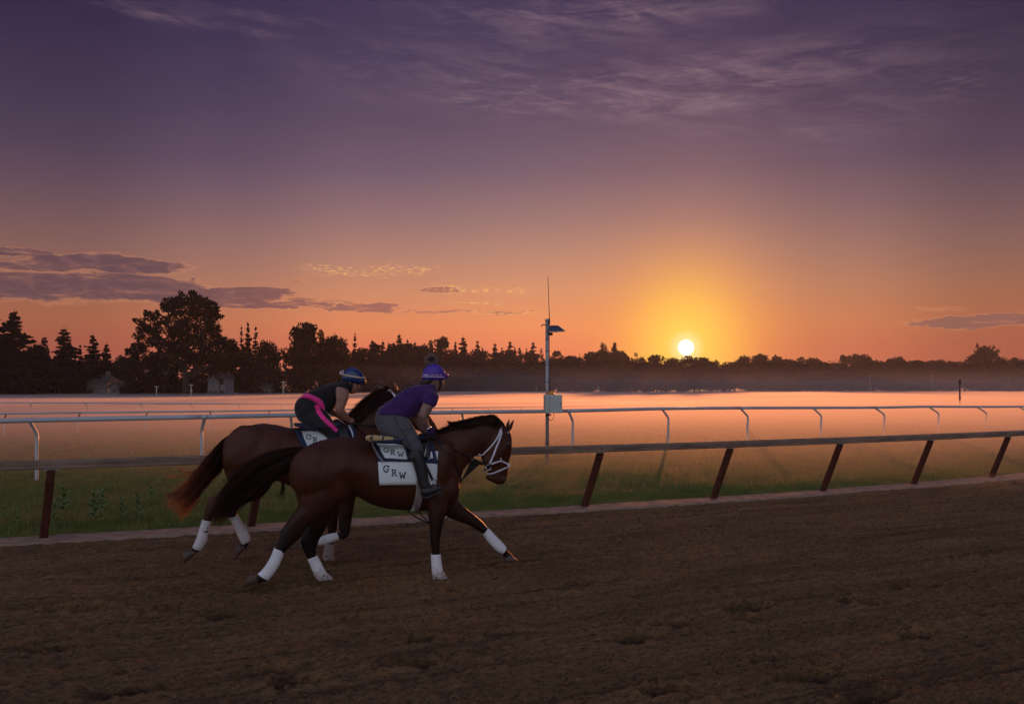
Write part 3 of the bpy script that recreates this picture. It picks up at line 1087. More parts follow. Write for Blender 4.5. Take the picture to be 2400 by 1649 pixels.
def tree(kind, px, ytop, D, wpx, label, group, name=None, base_z=0.0, rot=None, sink=0.0):
    crown, trunk = PROTO[kind]
    D = D * far_scale(px)
    r = random.Random(int(px * 7 + ytop))
    top = pw(px, ytop, D)
    H = top.z - base_z
    Wd = wpx / F * D * (1.4 if kind[0] in 'ba' and px > 830 and wpx < 100 else 1.3 if kind[0] in 'stp' else 1.0)
    half = {'b': .47, 'a': .47, 's': .20, 'p': .29, 't': .13}[kind[0]]
    sx = Wd / 2 / half
    nm = name or ({'b': 'broadleaf_tree', 'a': 'broadleaf_tree', 's': 'spruce_tree', 'p': 'pine_tree', 't': 'spruce_tree'}[kind[0]])
    e = thing(nm, (top.x, D, base_z), label, 'tree', group)
    e.rotation_euler = (0, 0, r.uniform(0, 6.28) if rot is None else rot)
    e.scale = (sx, sx, H)
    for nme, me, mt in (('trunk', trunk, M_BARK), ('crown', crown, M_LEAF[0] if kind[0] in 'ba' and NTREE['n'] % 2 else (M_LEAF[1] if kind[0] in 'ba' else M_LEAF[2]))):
        if not me.materials:
            me.materials.append(mt)
        o = bpy.data.objects.new(nme, me); COL.objects.link(o); o.parent = e
    NTREE['n'] += 1
    return e


# the great spreading tree on the left, built clump by clump
def great_tree():
    D = 172
    def q(x, y, dy=0):
        return pw(x / 3.872, 660 + y / 3.872, D + dy)
    r = np.random.RandomState(77); pr = random.Random(77)
    e = thing('broadleaf_tree', (q(1690, 0).x, D, 0), 'great spreading tree, the tallest on the left, with sky showing through its crown', 'tree')
    cl = [(1545, 200, 85), (1650, 165, 75), (1745, 160, 75), (1815, 170, 62), (1895, 205, 65), (1945, 260, 55), (1920, 330, 85), (1830, 290, 95), (1710, 270, 95),
          (1590, 280, 75), (1500, 230, 55), (1510, 350, 60), (1400, 330, 75), (1340, 290, 45), (1265, 360, 42), (1310, 430, 75), (1420, 440, 85), (1250, 500, 50), (1360, 540, 75),
          (1285, 600, 65), (1220, 590, 40), (1185, 640, 55), (1470, 560, 60), (1600, 420, 110), (1740, 400, 110), (1860, 440, 105), (1950, 430, 70), (1960, 540, 90), (2050, 560, 70),
          (1840, 570, 100), (1700, 540, 105), (1580, 560, 90), (2100, 640, 75), (2170, 680, 60), (1990, 650, 90), (1760, 680, 85), (1640, 660, 90), (1900, 700, 110), (1480, 660, 80),
          (1380, 700, 90), (1560, 740, 110), (1240, 700, 70), (2060, 730, 100), (1200, 760, 90)]
    cs = []; rs = []
    s = D / F / 3.872
    for (x, y, rr) in cl:
        dd = pr.uniform(-4, 4)
        p = q(x, y, dd); cs.append(tuple(p)); rs.append(rr * s * .95)
        for j in range(5):
            a = pr.uniform(0, 6.28); ra = rr * pr.uniform(.5, 1.15)
            p = q(x + math.cos(a) * ra, y + math.sin(a) * ra * .8, dd + pr.uniform(-2, 2)); cs.append(tuple(p)); rs.append(rr * s * pr.uniform(.28, .48))
    V, Q = leaf_cloud(r, cs, rs, 30000, .25, .8, .3)
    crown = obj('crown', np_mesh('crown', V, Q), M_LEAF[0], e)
    mb = MB()
    base = q(1690, 0); base.z = 0
    fork = Vector((base.x, D, 6))
    limb(mb, base - Vector((0, 0, .2)), fork, .75, .55, pr, 10, .02)
    for (x, y, rr) in cl[::2]:
        limb(mb, fork + Vector((pr.uniform(-.4, .4), 0, pr.uniform(-2, 4))), q(x, y, pr.uniform(-3, 3)), .26, .05, pr, 5, .1)
    mb.build('trunk', M_BARK, e, True)


great_tree()

LT = 'trees left of the great spreading tree'
tree('pine0', -12, 716, 168, 120, 'tall dense pine cut off by the left edge of the picture', None)
tree('pine1', 33, 722, 172, 118, 'tall dense pine second from the left edge', None)
tree('pine0', 8, 760, 165, 100, 'dark lower pine between the two tall pines at the left edge', None)
tree('broad0', 97, 789, 178, 62, 'small rounded tree between the left pines and the pyramid-shaped pine', None)
tree('pine1', 150, 764, 176, 96, 'pyramid-shaped dark pine standing alone left of the great tree', None)
tree('spruce0', 218, 779, 180, 66, 'neat spruce between the pyramid-shaped pine and the great tree', None)
tree('spruce2', 249, 800, 182, 46, 'smaller spruce leaning on the right side of the neat spruce', None)
tree('thin1', 188, 806, 179, 30, 'thin small spruce between the pyramid-shaped pine and the neat spruce', None)
tree('broad3', 283, 834, 235, 80, 'low far tree in the dip left of the great tree', None)
tree('broad2', 60, 800, 166, 150, 'low broad dark tree under the two tall left pines', None)
tree('thin0', 566, 760, 190, 26, 'bare thin spruce, left one of the tall trio right of the great tree', None)
tree('spruce1', 581, 751, 190, 30, 'tallest spruce of the trio right of the great tree', None)
tree('thin1', 599, 762, 191, 30, 'right-hand thin spruce of the trio right of the great tree', None)
tree('broad1', 541, 796, 188, 60, 'small round tree at the right foot of the great tree', None)
tree('broad4', 628, 799, 196, 80, 'low round tree between the spruce trio and the big dome tree', None)
tree('broad5', 712, 758, 200, 118, 'big dome-shaped tree behind the rider in black', None)
tree('broad0', 757, 771, 204, 62, 'rounded tree on the right shoulder of the big dome tree', None)
tree('broad3', 790, 785, 208, 70, 'sloping round tree right of the big dome tree', None)
tree('thin0', 832, 776, 212, 28, 'slim spire of a spruce above the rider in black', None)
tree('airy0', 806, 795, 214, 50, 'thin-crowned tree with sky showing through beside the slim spire', None)
mid = [('broad2', 850, 806, 228, 70), ('spruce1', 873, 795, 236, 34), ('broad1', 876, 804, 232, 50), ('spruce2', 897, 794, 240, 34), ('spruce0', 911, 798, 240, 28), ('broad4', 920, 806, 236, 70),
       ('spruce2', 936, 777, 242, 38), ('spruce1', 955, 793, 242, 26), ('spruce0', 973, 797, 242, 30), ('broad5', 962, 806, 238, 80), ('spruce2', 992, 802, 242, 26), ('broad3', 1000, 808, 240, 66),
       ('broad0', 1016, 797, 246, 44), ('broad1', 1040, 790, 248, 60), ('spruce0', 1067, 796, 250, 32), ('spruce2', 1086, 784, 250, 46), ('broad2', 1072, 812, 246, 60), ('spruce1', 1119, 796, 252, 36),
       ('spruce0', 1131, 810, 252, 24), ('broad4', 1126, 820, 250, 70), ('spruce2', 1160, 800, 254, 36), ('thin1', 1176, 812, 254, 20), ('spruce1', 1195, 797, 256, 34), ('spruce0', 1206, 808, 256, 26), ('broad5', 1186, 822, 252, 70),
       ('spruce2', 1218, 809, 256, 30), ('spruce0', 1234, 812, 258, 22), ('spruce1', 1249, 799, 258, 34), ('airy1', 1268, 816, 258, 34), ('broad1', 1240, 826, 256, 80)]
cnt = {'s': 0, 'b': 0}
for i, (k, x, y, D, w) in enumerate(mid):
    q = 's' if k[0] in 'st' else 'b'
    lb = ('%s spruce spire in the misty middle treeline, counted right from the slim spire' if q == 's' else '%s round top in the misty middle treeline, counted right from the big dome tree') % N_ORD[cnt[q]]
    cnt[q] += 1
    tree(k, x, y, D, w, lb, 'spruces of the middle treeline' if q == 's' else 'round trees of the middle treeline')
tree('pine1', 1441, 798, 262, 46, 'ragged pine with radiating branches left of the sun', None)
tree('airy0', 1415, 803, 262, 34, 'thin ragged tree touching the ragged pine on its left', None)
tree('airy1', 1494, 825, 270, 40, 'thin flat-topped tree between the ragged pine and the sun', None)
tree('broad2', 1606, 827, 280, 62, 'round tree straight under the sun', None)
tree('airy0', 1681, 843, 285, 30, 'small ragged tree at the left edge of the dip right of the sun', None)
right = [('broad0', 1310, 822, 262, 70), ('broad3', 1347, 834, 262, 60), ('broad5', 1385, 825, 262, 62), ('broad1', 1410, 820, 264, 60), ('broad4', 1448, 822, 264, 66), ('broad2', 1472, 834, 268, 60),
         ('broad0', 1512, 838, 272, 60), ('broad1', 1540, 832, 274, 66), ('broad4', 1572, 839, 278, 50), ('broad5', 1640, 838, 284, 60), ('broad3', 1662, 846, 284, 50), ('broad0', 1698, 856, 290, 40),
         ('broad2', 1722, 842, 292, 56), ('broad4', 1748, 835, 292, 60), ('broad1', 1782, 830, 294, 56), ('broad3', 1816, 833, 296, 36), ('broad5', 1850, 842, 298, 56), ('broad0', 1872, 836, 298, 56),
         ('broad4', 1905, 839, 300, 58), ('broad2', 1942, 845, 302, 66), ('broad1', 1975, 832, 300, 34), ('broad3', 2000, 829, 300, 44), ('broad5', 2028, 831, 300, 40), ('airy1', 2050, 842, 300, 36), ('broad0', 2078, 840, 300, 58),
         ('broad4', 2102, 836, 300, 50), ('broad2', 2138, 840, 298, 76), ('broad1', 2178, 850, 296, 60), ('broad3', 2212, 843, 292, 66), ('broad5', 2245, 848, 288, 50), ('airy0', 2352, 842, 262, 44)]
cnt = {'l': 0, 'r': 0}
for i, (k, x, y, D, w) in enumerate(right):
    q = 'l' if x < 1606 else 'r'
    n_ = cnt[q]; cnt[q] += 1
    lb = '%s round tree in the even treeline right of the signal pole, before the sun' % N_ORD[n_] if q == 'l' else ('%s round tree right of the sun in the even treeline' % N_ORD[n_] if n_ < 20 else 'round tree of the even treeline, %s left of the largest right dome tree' % N_ORD[len(right) - i])
    tree(k, x, y, D, w, lb, 'round trees of the right treeline')
tree('broad4', 2306, 812, 250, 108, 'largest dome tree near the right edge', None)
tree('airy1', 2292, 804, 251, 36, 'wispy sprig-topped tree rising out of the largest right dome tree', None)
tree('broad2', 2392, 831, 250, 50, 'dark round tree cut by the right edge of the picture', None)
tree('broad0', 2450, 825, 250, 90, 'dark round tree just past the right edge', None)
# lower second row, in front of and between the tall ones
r2 = random.Random(31)
SEG = [(0, 'left of the great spreading tree, counted from the left edge'), (300, 'under the great spreading tree, counted from its left side'), (545, 'between the great spreading tree and the rider in black'),
       (860, 'between the two riders and the signal pole'), (1282, 'from the signal pole to the sun'), (1606, 'right of the sun, counted from the sun'), (1980, 'up to the marker pole in the mist'), (2250, 'right of the marker pole in the mist')]
x = -150
cnt = {}
while x < 2520:
    D = 165 + (x / 2400) * 120 + r2.uniform(-6, 14)
    lim = 850 + (x / 2400) * 12
    seg = [q for q in SEG if q[0] <= x]
    if not seg or x > 2400:
        lb = 'low rounded tree of the row past the picture edge'
    else:
        k = seg[-1][1]; cnt[k] = cnt.get(k, 0) + 1
        lb = '%s low rounded tree %s' % (N_ORD[cnt[k] - 1], k)
    tree('broad%d' % r2.randrange(6), x, lim + r2.uniform(-18, 14), D, r2.uniform(55, 90), lb, 'low trees at the foot of the treeline')
    x += r2.uniform(30, 44)
for x, y, D in [(-180, 760, 170), (-110, 740, 168), (-260, 770, 180), (2540, 835, 260), (2640, 830, 265)]:
    tree('broad%d' % r2.randrange(6), x, y, D, 120, 'tall tree of the row beyond the picture edge', 'trees past the picture edges')

# continuous wood behind: far mass that closes the gaps
def build_wood():
    r = np.random.RandomState(9)
    cs = []; rs = []
    def topline(x):
        xs_ = [-400, 60, 200, 290, 420, 640, 700, 800, 900, 1000, 1100, 1280, 1400, 1500, 1560, 1640, 1692, 1760, 2000, 2160, 2300, 2800]
        ys_ = [850, 830, 835, 842, 830, 825, 800, 815, 822, 822, 826, 838, 836, 846, 844, 850, 866, 848, 850, 854, 850, 846]
        return np.interp(x, xs_, ys_)
    for i in range(900):
        px = -500 + 3500 * r.rand()
        D = (np.interp(px, [0, 700, 1300, 2400], [215, 245, 290, 322]) + r.rand() * 14) * far_scale(px)
        yt = topline(px) - 3 + 5 * r.rand() + 60 * r.rand() ** 2.0
        rr = (10 + 8 * r.rand()) / F * D
        p = pw(px, yt + 12, D)
        cs.append((p.x, p.y, max(p.z, .8))); rs.append(rr * 1.25)
    V, Q = leaf_cloud(r, cs, rs, 64000, .62, .9, .4)
    V[:, 2] = np.maximum(V[:, 2], 0)
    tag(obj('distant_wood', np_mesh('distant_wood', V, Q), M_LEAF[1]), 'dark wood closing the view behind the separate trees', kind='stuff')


build_wood()

# ------------------------------------------------------------------ houses among the trees
M_WALL = [mat('pale_siding', (0.24, 0.235, 0.25), .7, var=.05), mat('grey_siding', (0.08, 0.08, 0.092), .7, var=.06), mat('tan_siding', (0.09, 0.08, 0.077), .7, var=.06)]
M_ROOF = mat('dark_roof', (0.06, 0.055, 0.055), .9, var=.2)
M_WIN = mat('window_glass', (0.03, 0.035, 0.045), .15, var=.05, spec=.6)
M_TRIM = mat('white_trim', (0.22, 0.22, 0.25), .6, var=.03)


def house(x0, x1, ye, yr, D, wall, label, porch=False, gable=True, name='house'):
    """front between pixel columns x0..x1, eaves at ye, ridge at yr"""
    D = (D + 24) * far_scale(x0)
    a = pw(x0, ye, D); b = pw(x1, ye, D); zr = pw(0, yr, D).z
    t = thing(name, ((a.x + b.x) / 2, D, 0), label, 'house')
    w = b.x - a.x; dp = max(6.0, w * .8); ze = a.z; cxx = (a.x + b.x) / 2
    m = MB()
    if gable:      # gable end faces the track
        m.add([(a.x, D, -.2), (b.x, D, -.2), (b.x, D, ze), (cxx, D, zr), (a.x, D, ze), (a.x, D + dp, -.2), (b.x, D + dp, -.2), (b.x, D + dp, ze), (cxx, D + dp, zr), (a.x, D + dp, ze)],
              [(0, 1, 2, 3, 4), (9, 8, 7, 6, 5), (1, 6, 7, 2), (0, 4, 9, 5)])
    else:
        m.box((cxx, D + dp / 2, (ze - .2) / 2), (w, 0, 0), (0, dp, 0), (0, 0, ze + .2))
    m.build('wall', wall, t)
    m = MB()
    o = .35
    if gable:
        for sx, ex_ in ((-1, a.x), (1, b.x)):
            e0 = Vector((ex_ + sx * o, D - o, ze - .15)); r0 = Vector((cxx, D - o, zr + .12)); dy = Vector((0, dp + 2 * o, 0)); up = Vector((0, 0, .18))
            m.add([e0, r0, r0 + dy, e0 + dy, e0 + up, r0 + up, r0 + dy + up, e0 + dy + up], [(0, 1, 2, 3), (7, 6, 5, 4), (0, 4, 5, 1), (3, 2, 6, 7), (0, 3, 7, 4), (1, 5, 6, 2)])
    else:
        m.add([(a.x - o, D - o, ze), (b.x + o, D - o, ze), (b.x + o, D + dp + o, ze), (a.x - o, D + dp + o, ze), (a.x + .5, D + dp / 2, zr), (b.x - .5, D + dp / 2, zr)],
              [(0, 1, 5, 4), (1, 2, 5), (2, 3, 4, 5), (3, 0, 4), (3, 2, 1, 0)])
    rf = m.build('roof', M_ROOF, t)
    m = MB(); m.box((cxx + w * .2, D + dp * .5, zr), (.7, 0, 0), (0, .7, 0), (0, 0, 1.6)); m.build('chimney', M_WALL[2], rf)
    nw = max(2, int(w / 3.0))
    for fl in range(2 if ze > 4.6 else 1):
        for i in range(nw):
            xx = a.x + w * (i + .5) / nw; zz = 1.5 + fl * 2.7
            m = MB(); m.box((xx, D - .03, zz), (1.15, 0, 0), (0, .08, 0), (0, 0, 1.5)); fr = m.build('window', M_TRIM, t)
            m = MB(); m.box((xx, D - .075, zz), (.9, 0, 0), (0, .02, 0), (0, 0, 1.25)); m.build('pane', M_WIN, fr)
    if porch:
        m = MB(); m.box((cxx, D - 1.3, 2.75), (w * .9, 0, 0), (0, 2.6, 0), (0, 0, .22)); m.build('porch_roof', M_TRIM, t)
        for i in range(5):
            m = MB(); m.box((cxx - w * .43 + w * .86 * i / 4, D - 2.4, 1.3), (.18, 0, 0), (0, .18, 0), (0, 0, 2.68)); m.build('porch_column', M_TRIM, t)
    return t


house(36, 84, 898, 880, 150, M_WALL[1], 'low house with a pale fence-like front at the far left under the pines', True, False)
house(108, 158, 893, 868, 152, M_WALL[1], 'grey house with a white porch roof and columns, second house from the left', True, False)
house(203, 252, 896, 878, 153, M_WALL[2], 'tan bungalow with a row of windows between the second house and the gabled cottage', False, False)
house(256, 278, 906, 899, 150, M_WALL[1], 'small gabled cottage with pale trim left of the great tree', False)
house(284, 316, 904, 896, 154, M_WALL[2], 'low tan shed-like house at the left foot of the great tree', False, False)
house(487, 512, 892, 880, 156, M_WALL[0], 'pale house with a gable glimpsed right of the great tree trunk', False)
house(514, 527, 884, 878, 157, M_WALL[0], 'narrow bright white house front right of the great tree', False)
house(595, 636, 902, 891, 170, M_WALL[2], 'dim house behind mist left of the rider in black', False, False)
house(880, 905, 904, 894, 190, M_WALL[1], 'small dim house between the two riders', False)
house(1080, 1096, 903, 893, 205, M_WALL[1], 'tiny pale gable right of the rider in purple', False)
house(1860, 1880, 902, 893, 250, M_WALL[0], 'tiny pale house in the trees right of the sun', False, False)
house(2112, 2128, 904, 897, 250, M_WALL[0], 'tiny pale house in the trees left of the marker pole', False, False)
house(2368, 2388, 896, 888, 230, M_WALL[2], 'tiny pale house near the right edge', False, False)
# pale roof high in the great tree's shade
hr = house(368, 392, 878, 866, 160, M_WALL[0], 'tall white house front showing under the left side of the great tree', False, False)
# lamp and utility poles in front of the wood
M_UTIL = mat('pale_pole', (0.40, 0.38, 0.37), .8)
for px, yt, wh in [(367, 905, 'under the great tree, left of its trunk'), (448, 900, 'in front of the trunk of the great tree'), (664, 893, 'left of the rider in black'), (2039, 880, 'left of the marker pole, tallest of the far thin poles'), (2184, 880, 'just left of the marker pole'), (1257, 905, 'just left of the signal pole'), (1403, 905, 'between the signal pole and the sun')]:
    D = 150 * far_scale(px)
    tp = pw(px, yt, D)
    h_ = max(tp.z, 3.0)
    t = thing('utility_pole', (tp.x, D, 0), 'thin pale far pole ' + wh, 'pole', 'thin poles at the edge of the trees')
    m = MB(); m.tube([(tp.x, D, -.2), (tp.x, D, h_)], .10, 6); m.build('shaft', M_UTIL, t)
    m = MB(); m.box((tp.x, D, h_ - .15), (.9, 0, 0), (0, .1, 0), (0, 0, .1)); m.build('crossarm', M_UTIL, t)
# ------------------------------------------------------------------ figures: outlines measured in the photo, given real depth and width
def c1(x, y): return (340 + x / 2.525, 800 + y / 2.525)
def c2(x, y): return (660 + x / 5.531, 820 + y / 5.531)
def c3(x, y): return (980 + x / 7.254, 940 + y / 7.254)
def c4(x, y): return (540 + x / 5.32, 1100 + y / 5.32)
def c5(x, y): return (860 + x / 4.2, 1000 + y / 4.2)
def c6(x, y): return (360 + x / 3.99, 940 + y / 3.99)


CAMP = Vector((0, 0, CAMH))


class Plane:
    def __init__(s, M, yaw):
        s.M = Vector(M); s.u = Vector((math.cos(yaw), math.sin(yaw), 0)); s.n = Vector((math.sin(yaw), -math.cos(yaw), 0))

    def p(s, q, lat=0.0):
        r = Vector(((q[0] - CX) / F, 1.0, (HY - q[1]) / F))
        t = (s.M + s.n * lat - CAMP).dot(s.n) / r.dot(s.n)
        return CAMP + r * t


def loft(mb, pl, C, st, sub=5, k=20, infl=0.0, power=2.0, capr=.5, wmul=1.0):
    """st rows: (A, B, halfwidth, lat[, power]) with A,B outline points in the drawing C; lat = offset of the section's centre towards the camera"""
    rows = []
    for s in st:
        A = pl.p(C(*s[0]), s[3]); B = pl.p(C(*s[1]), s[3])
        rows.append([*A, *B, s[2] * wmul, s[4] if len(s) > 4 else power])
    R = crom(rows, sub) if sub > 1 else np.array(rows)
    rings = []
    for row in R:
        A = Vector(row[0:3]); B = Vector(row[3:6]); w = max(row[6] + infl, .002); pw_ = row[7]
        c = (A + B) / 2; h = (A - B) / 2
        hl = h.length
        h = h * ((hl + infl) / max(hl, 1e-6))
        ring = []
        for j in range(k):
            a = 2 * math.pi * j / k
            ca, sa = math.cos(a), math.sin(a)
            e = 2.0 / pw_
            ring.append(c + h * (math.copysign(abs(ca) ** e, ca)) + pl.n * (w * math.copysign(abs(sa) ** e, sa)))
        rings.append(ring)

    def shrink(ring, nxt, f, d):
        c = sum(ring, Vector()) / len(ring); cn = sum(nxt, Vector()) / len(nxt)
        dr = (c - cn); dr = dr.normalized() if dr.length > 1e-6 else Vector((0, 0, 0))
        return [c + (p - c) * f + dr * d for p in ring]
    if capr > 0:
        r0, r1 = rings[0], rings[1]
        sz = min((p - sum(r0, Vector()) / k).length for p in r0) * capr
        pre = [shrink(r0, r1, .45, sz * .9), shrink(r0, r1, .82, sz * .55)]
        e0, e1 = rings[-1], rings[-2]
        sz2 = min((p - sum(e0, Vector()) / k).length for p in e0) * capr
        post = [shrink(e0, e1, .82, sz2 * .55), shrink(e0, e1, .45, sz2 * .9)]
        rings = pre + rings + post
    mb.rings(rings)
    return mb


def ball(mb, c, ax, ay, az, k=14, m=8):
    """ellipsoid with the given half axes (vectors)"""
    rings = []
    for i in range(1, m):
        f = math.pi * i / m
        rings.append([Vector(c) + Vector(az) * math.cos(f) + (Vector(ax) * math.cos(q) + Vector(ay) * math.sin(q)) * math.sin(f) for q in [2 * math.pi * j / k for j in range(k)]])
    mb.rings(rings)
    return mb


def fuse(mb, voxel, smooth_it=6, fac=.5):
    me = mb.mesh('tmp')
    o = bpy.data.objects.new('tmp', me)
    COL.objects.link(o)
    md = o.modifiers.new('r', 'REMESH'); md.mode = 'VOXEL'; md.voxel_size = voxel; md.use_smooth_shade = True
    if smooth_it:
        sm = o.modifiers.new('s', 'SMOOTH'); sm.iterations = smooth_it; sm.factor = fac
    dg = bpy.context.evaluated_depsgraph_get()
    dg.update()
    res = bpy.data.meshes.new_from_object(o.evaluated_get(dg))
    bpy.data.objects.remove(o)
    bpy.data.meshes.remove(me)
    return res


def to_mb(me):
    mb = MB()
    mb.v = [tuple(v.co) for v in me.vertices]; mb.f = [tuple(p.vertices) for p in me.polygons]
    return mb


def relief(me, amp, sc, seed=0):
    from mathutils import noise as mn
    nn = [v.normal.copy() for v in me.vertices]
    cc = [v.co.copy() for v in me.vertices]
    for v, n_, c_ in zip(me.vertices, nn, cc):
        p = c_ * sc
        q = mn.noise(p + Vector((seed, 0, 0))) + .5 * mn.noise(Vector((p.x * 2.3, p.y * 2.3, p.z * 1.1 + seed)))
        v.co = c_ + n_ * (amp * q)
    me.update()
    return me


def bvh_of(me):
    vs = [v.co.copy() for v in me.vertices]
    return BVHTree.FromPolygons(vs, [tuple(p.vertices) for p in me.polygons])


def cast(bvh, pl, q, off=.006, lat=.3):
    """the point where the sight line through q meets the body, pushed out by off"""
    r = Vector(((q[0] - CX) / F, 1.0, (HY - q[1]) / F)).normalized()
    h, nrm, i, d = bvh.ray_cast(CAMP, r)
    if h is None:
        return pl.p(q, lat), None
    return h + nrm * off, nrm


def strap(mb, bvh, pl, pts, width, off=.006, lat=.12, sub=5, thick=.004):
    """flat band lying on the body along drawn points"""
    P = crom([list(p) for p in pts], sub)
    W = [cast(bvh, pl, tuple(q), off, lat) for q in P]
    pos = [w[0] for w in W]
    rings = []
    for i, p in enumerate(pos):
        t = (pos[min(i + 1, len(pos) - 1)] - pos[max(i - 1, 0)]).normalized()
        nn = W[i][1] if W[i][1] is not None else pl.n
        b = t.cross(nn)
        b = b.normalized() if b.length > 1e-4 else pl.u
        nn = b.cross(t)
        rings.append([p + b * width / 2 - nn * thick, p + b * width / 2 + nn * thick, p - b * width / 2 + nn * thick, p - b * width / 2 - nn * thick])
    mb.rings(rings)
    return mb


def wrap(pl, C, st, name, parent, m_, infl=.007, turns=9, seed=0):
    """a leg bandage: a sleeve round the leg with overlapping turns"""
    r = random.Random(seed)
    rows = []
    for s in st:
        A = pl.p(C(*s[0]), s[3]); B = pl.p(C(*s[1]), s[3])
        rows.append([*A, *B, s[2]])
    R = crom(rows, 12)
    n = len(R); k = 24
    rings = []
    for i, row in enumerate(R):
        A = Vector(row[0:3]); B = Vector(row[3:6]); c = (A + B) / 2; h = (A - B) / 2
        ax = h.normalized()
        ring = []
        for j in range(k):
            a = 2 * math.pi * j / k
            ph = (i / n) * turns + a / (2 * math.pi)
            rid = .0045 * ((ph % 1.0) ** 2) + .0015 * math.sin(ph * 23 + j) * r.random()
            g_ = infl * .2 + rid
            ring.append(c + ax * ((h.length + g_) * math.cos(a)) + pl.n * ((row[6] + g_) * math.sin(a)))
        rings.append(ring)
    c0 = sum(rings[0], Vector()) / k; c1_ = sum(rings[-1], Vector()) / k
    rings = [[c0 + (p - c0) * .8 for p in rings[0]]] + rings + [[c1_ + (p - c1_) * .8 for p in rings[-1]]]
    return MB().rings(rings).build(name, m_, parent, True)


def hair(name, mat_, parent, guides, n, seed, width=.004, spread=.03, k=9, len_var=.25, frizz=.02, endw=.25):
    """guides: list of world-space polylines (same point count); strands blend between neighbouring guides"""
    r = np.random.RandomState(seed)
    Gd = np.array([[list(p) for p in crom([list(q) for q in g_], 4)] for g_ in guides])
    m = Gd.shape[1]
    V = []; Q = []; kk = 0
    for i in range(n):
        f = r.rand() * (len(Gd) - 1); a = int(f); fr = f - a
        line = Gd[a] * (1 - fr) + Gd[min(a + 1, len(Gd) - 1)] * fr
        L = 1 - len_var * r.rand() ** 1.5
        e = int(max(4, L * m))
        idx = np.linspace(0, e - 1, k).astype(int)
        pts = line[idx].copy()
        t = np.linspace(0, 1, k)[:, None]
        pts += r.randn(3) * spread * t * .6 + r.randn(3) * spread * t ** 2.5
        pts += np.sin(t * (5 + 6 * r.rand()) + r.rand(1, 3) * 6) * frizz * t * r.rand()
        d = np.gradient(pts, axis=0)
        side = np.cross(d, r.randn(3)); side /= np.linalg.norm(side, axis=1)[:, None] + 1e-9
        w = width * (.5 + r.rand()) * (1 - (1 - endw) * t ** 1.5)
        Lp = pts - side * w; Rp = pts + side * w
        V.append(np.stack([Lp, Rp], 1).reshape(-1, 3))
        for j in range(k - 1):
            b = kk + j * 2
            Q.append((b, b + 1, b + 3, b + 2))
        kk += 2 * k
    return obj(name, np_mesh(name, np.concatenate(V), np.array(Q)), mat_, parent)


def hoof(pl, C, pts, lat, w, name, parent, m_):
    """pts: coronet back, coronet front, toe, heel (outline of the hoof from the side)"""
    a, b, c, d = [pl.p(C(*q), lat) for q in pts]
    rings = []
    for f in (0, .35, .7, 1.0):
        A = b.lerp(c, f); B = a.lerp(d, f)
        cc = (A + B) / 2; h = (A - B) / 2
        ww = w * (1 + .22 * f)
        rings.append([cc + h * (math.copysign(abs(math.cos(q)) ** .8, math.cos(q))) + pl.n * ww * math.sin(q) for q in [2 * math.pi * j / 16 for j in range(16)]])
    cc = sum(rings[-1], Vector()) / 16
    ax = (cc - sum(rings[0], Vector()) / 16).normalized()
    rings.append([cc + (p - cc) * .84 for p in rings[-1]])
    rings.append([cc + (p - cc) * .78 - ax * .012 for p in rings[-2]])
    return MB().rings(rings).build(name, m_, parent, True)


def coat(name, base, dark, zd0, zd1, rough=.42, sheen=.25):
    m = bpy.data.materials.new(name); m.use_nodes = True
    t = m.node_tree; g = G(t); b = t.nodes['Principled BSDF']
    tc = g.n('ShaderNodeTexCoord').outputs['Object']
    x, y, z = g.sep(tc)
    n = g.noise(tc, 3.0, 4, .6)
    c = g.mix(g.smooth(n, .3, .75), base, tuple(q * .72 for q in base))
    zz = g.m('ADD', z, g.m('MULTIPLY', g.m('SUBTRACT', g.noise(tc, 7.0, 3, .6), .5), .22))
    c = g.mix(g.smooth(zz, zd1, zd0), c, dark)
    fine = g.noise(g.vm('MULTIPLY', tc, (1, 1, 3)), 90, 3, .6)
    c = g.mix(g.m('MULTIPLY', g.smooth(fine, .4, .8), .25), c, tuple(q * 1.6 for q in base))
    g.put(b.inputs['Base Color'], c)
    b.inputs['Roughness'].default_value = rough
    b.inputs['Specular IOR Level'].default_value = .2
    b.inputs['Sheen Weight'].default_value = sheen
    b.inputs['Sheen Roughness'].default_value = .35
    b.inputs['Sheen Tint'].default_value = (*[min(1, q * 6) for q in base], 1)
    bp = g.n('ShaderNodeBump'); bp.inputs['Distance'].default_value = .01; bp.inputs['Strength'].default_value = .6
    g.put(bp.inputs['Height'], g.m('ADD', g.noise(tc, 5.0, 3, .5), g.m('MULTIPLY', fine, .08)))
    g.put(b.inputs['Normal'], bp.outputs[0])
    return m


M_BAY = coat('dark_bay_coat', (0.055, 0.016, 0.007), (0.006, 0.004, 0.004), .48, .98, .46, .03)
M_CHEST = coat('liver_chestnut_coat', (0.066, 0.020, 0.009), (0.008, 0.005, 0.004), .40, .85, .46, .03)
M_MANE = mat('dark_mane', (0.026, 0.011, 0.008), .6, var=.3, spec=.15)
M_TAIL1 = mat('dark_bay_tail', (0.010, 0.006, 0.005), .7, col2=(0.020, 0.010, 0.007), vscale=3, spec=.1)


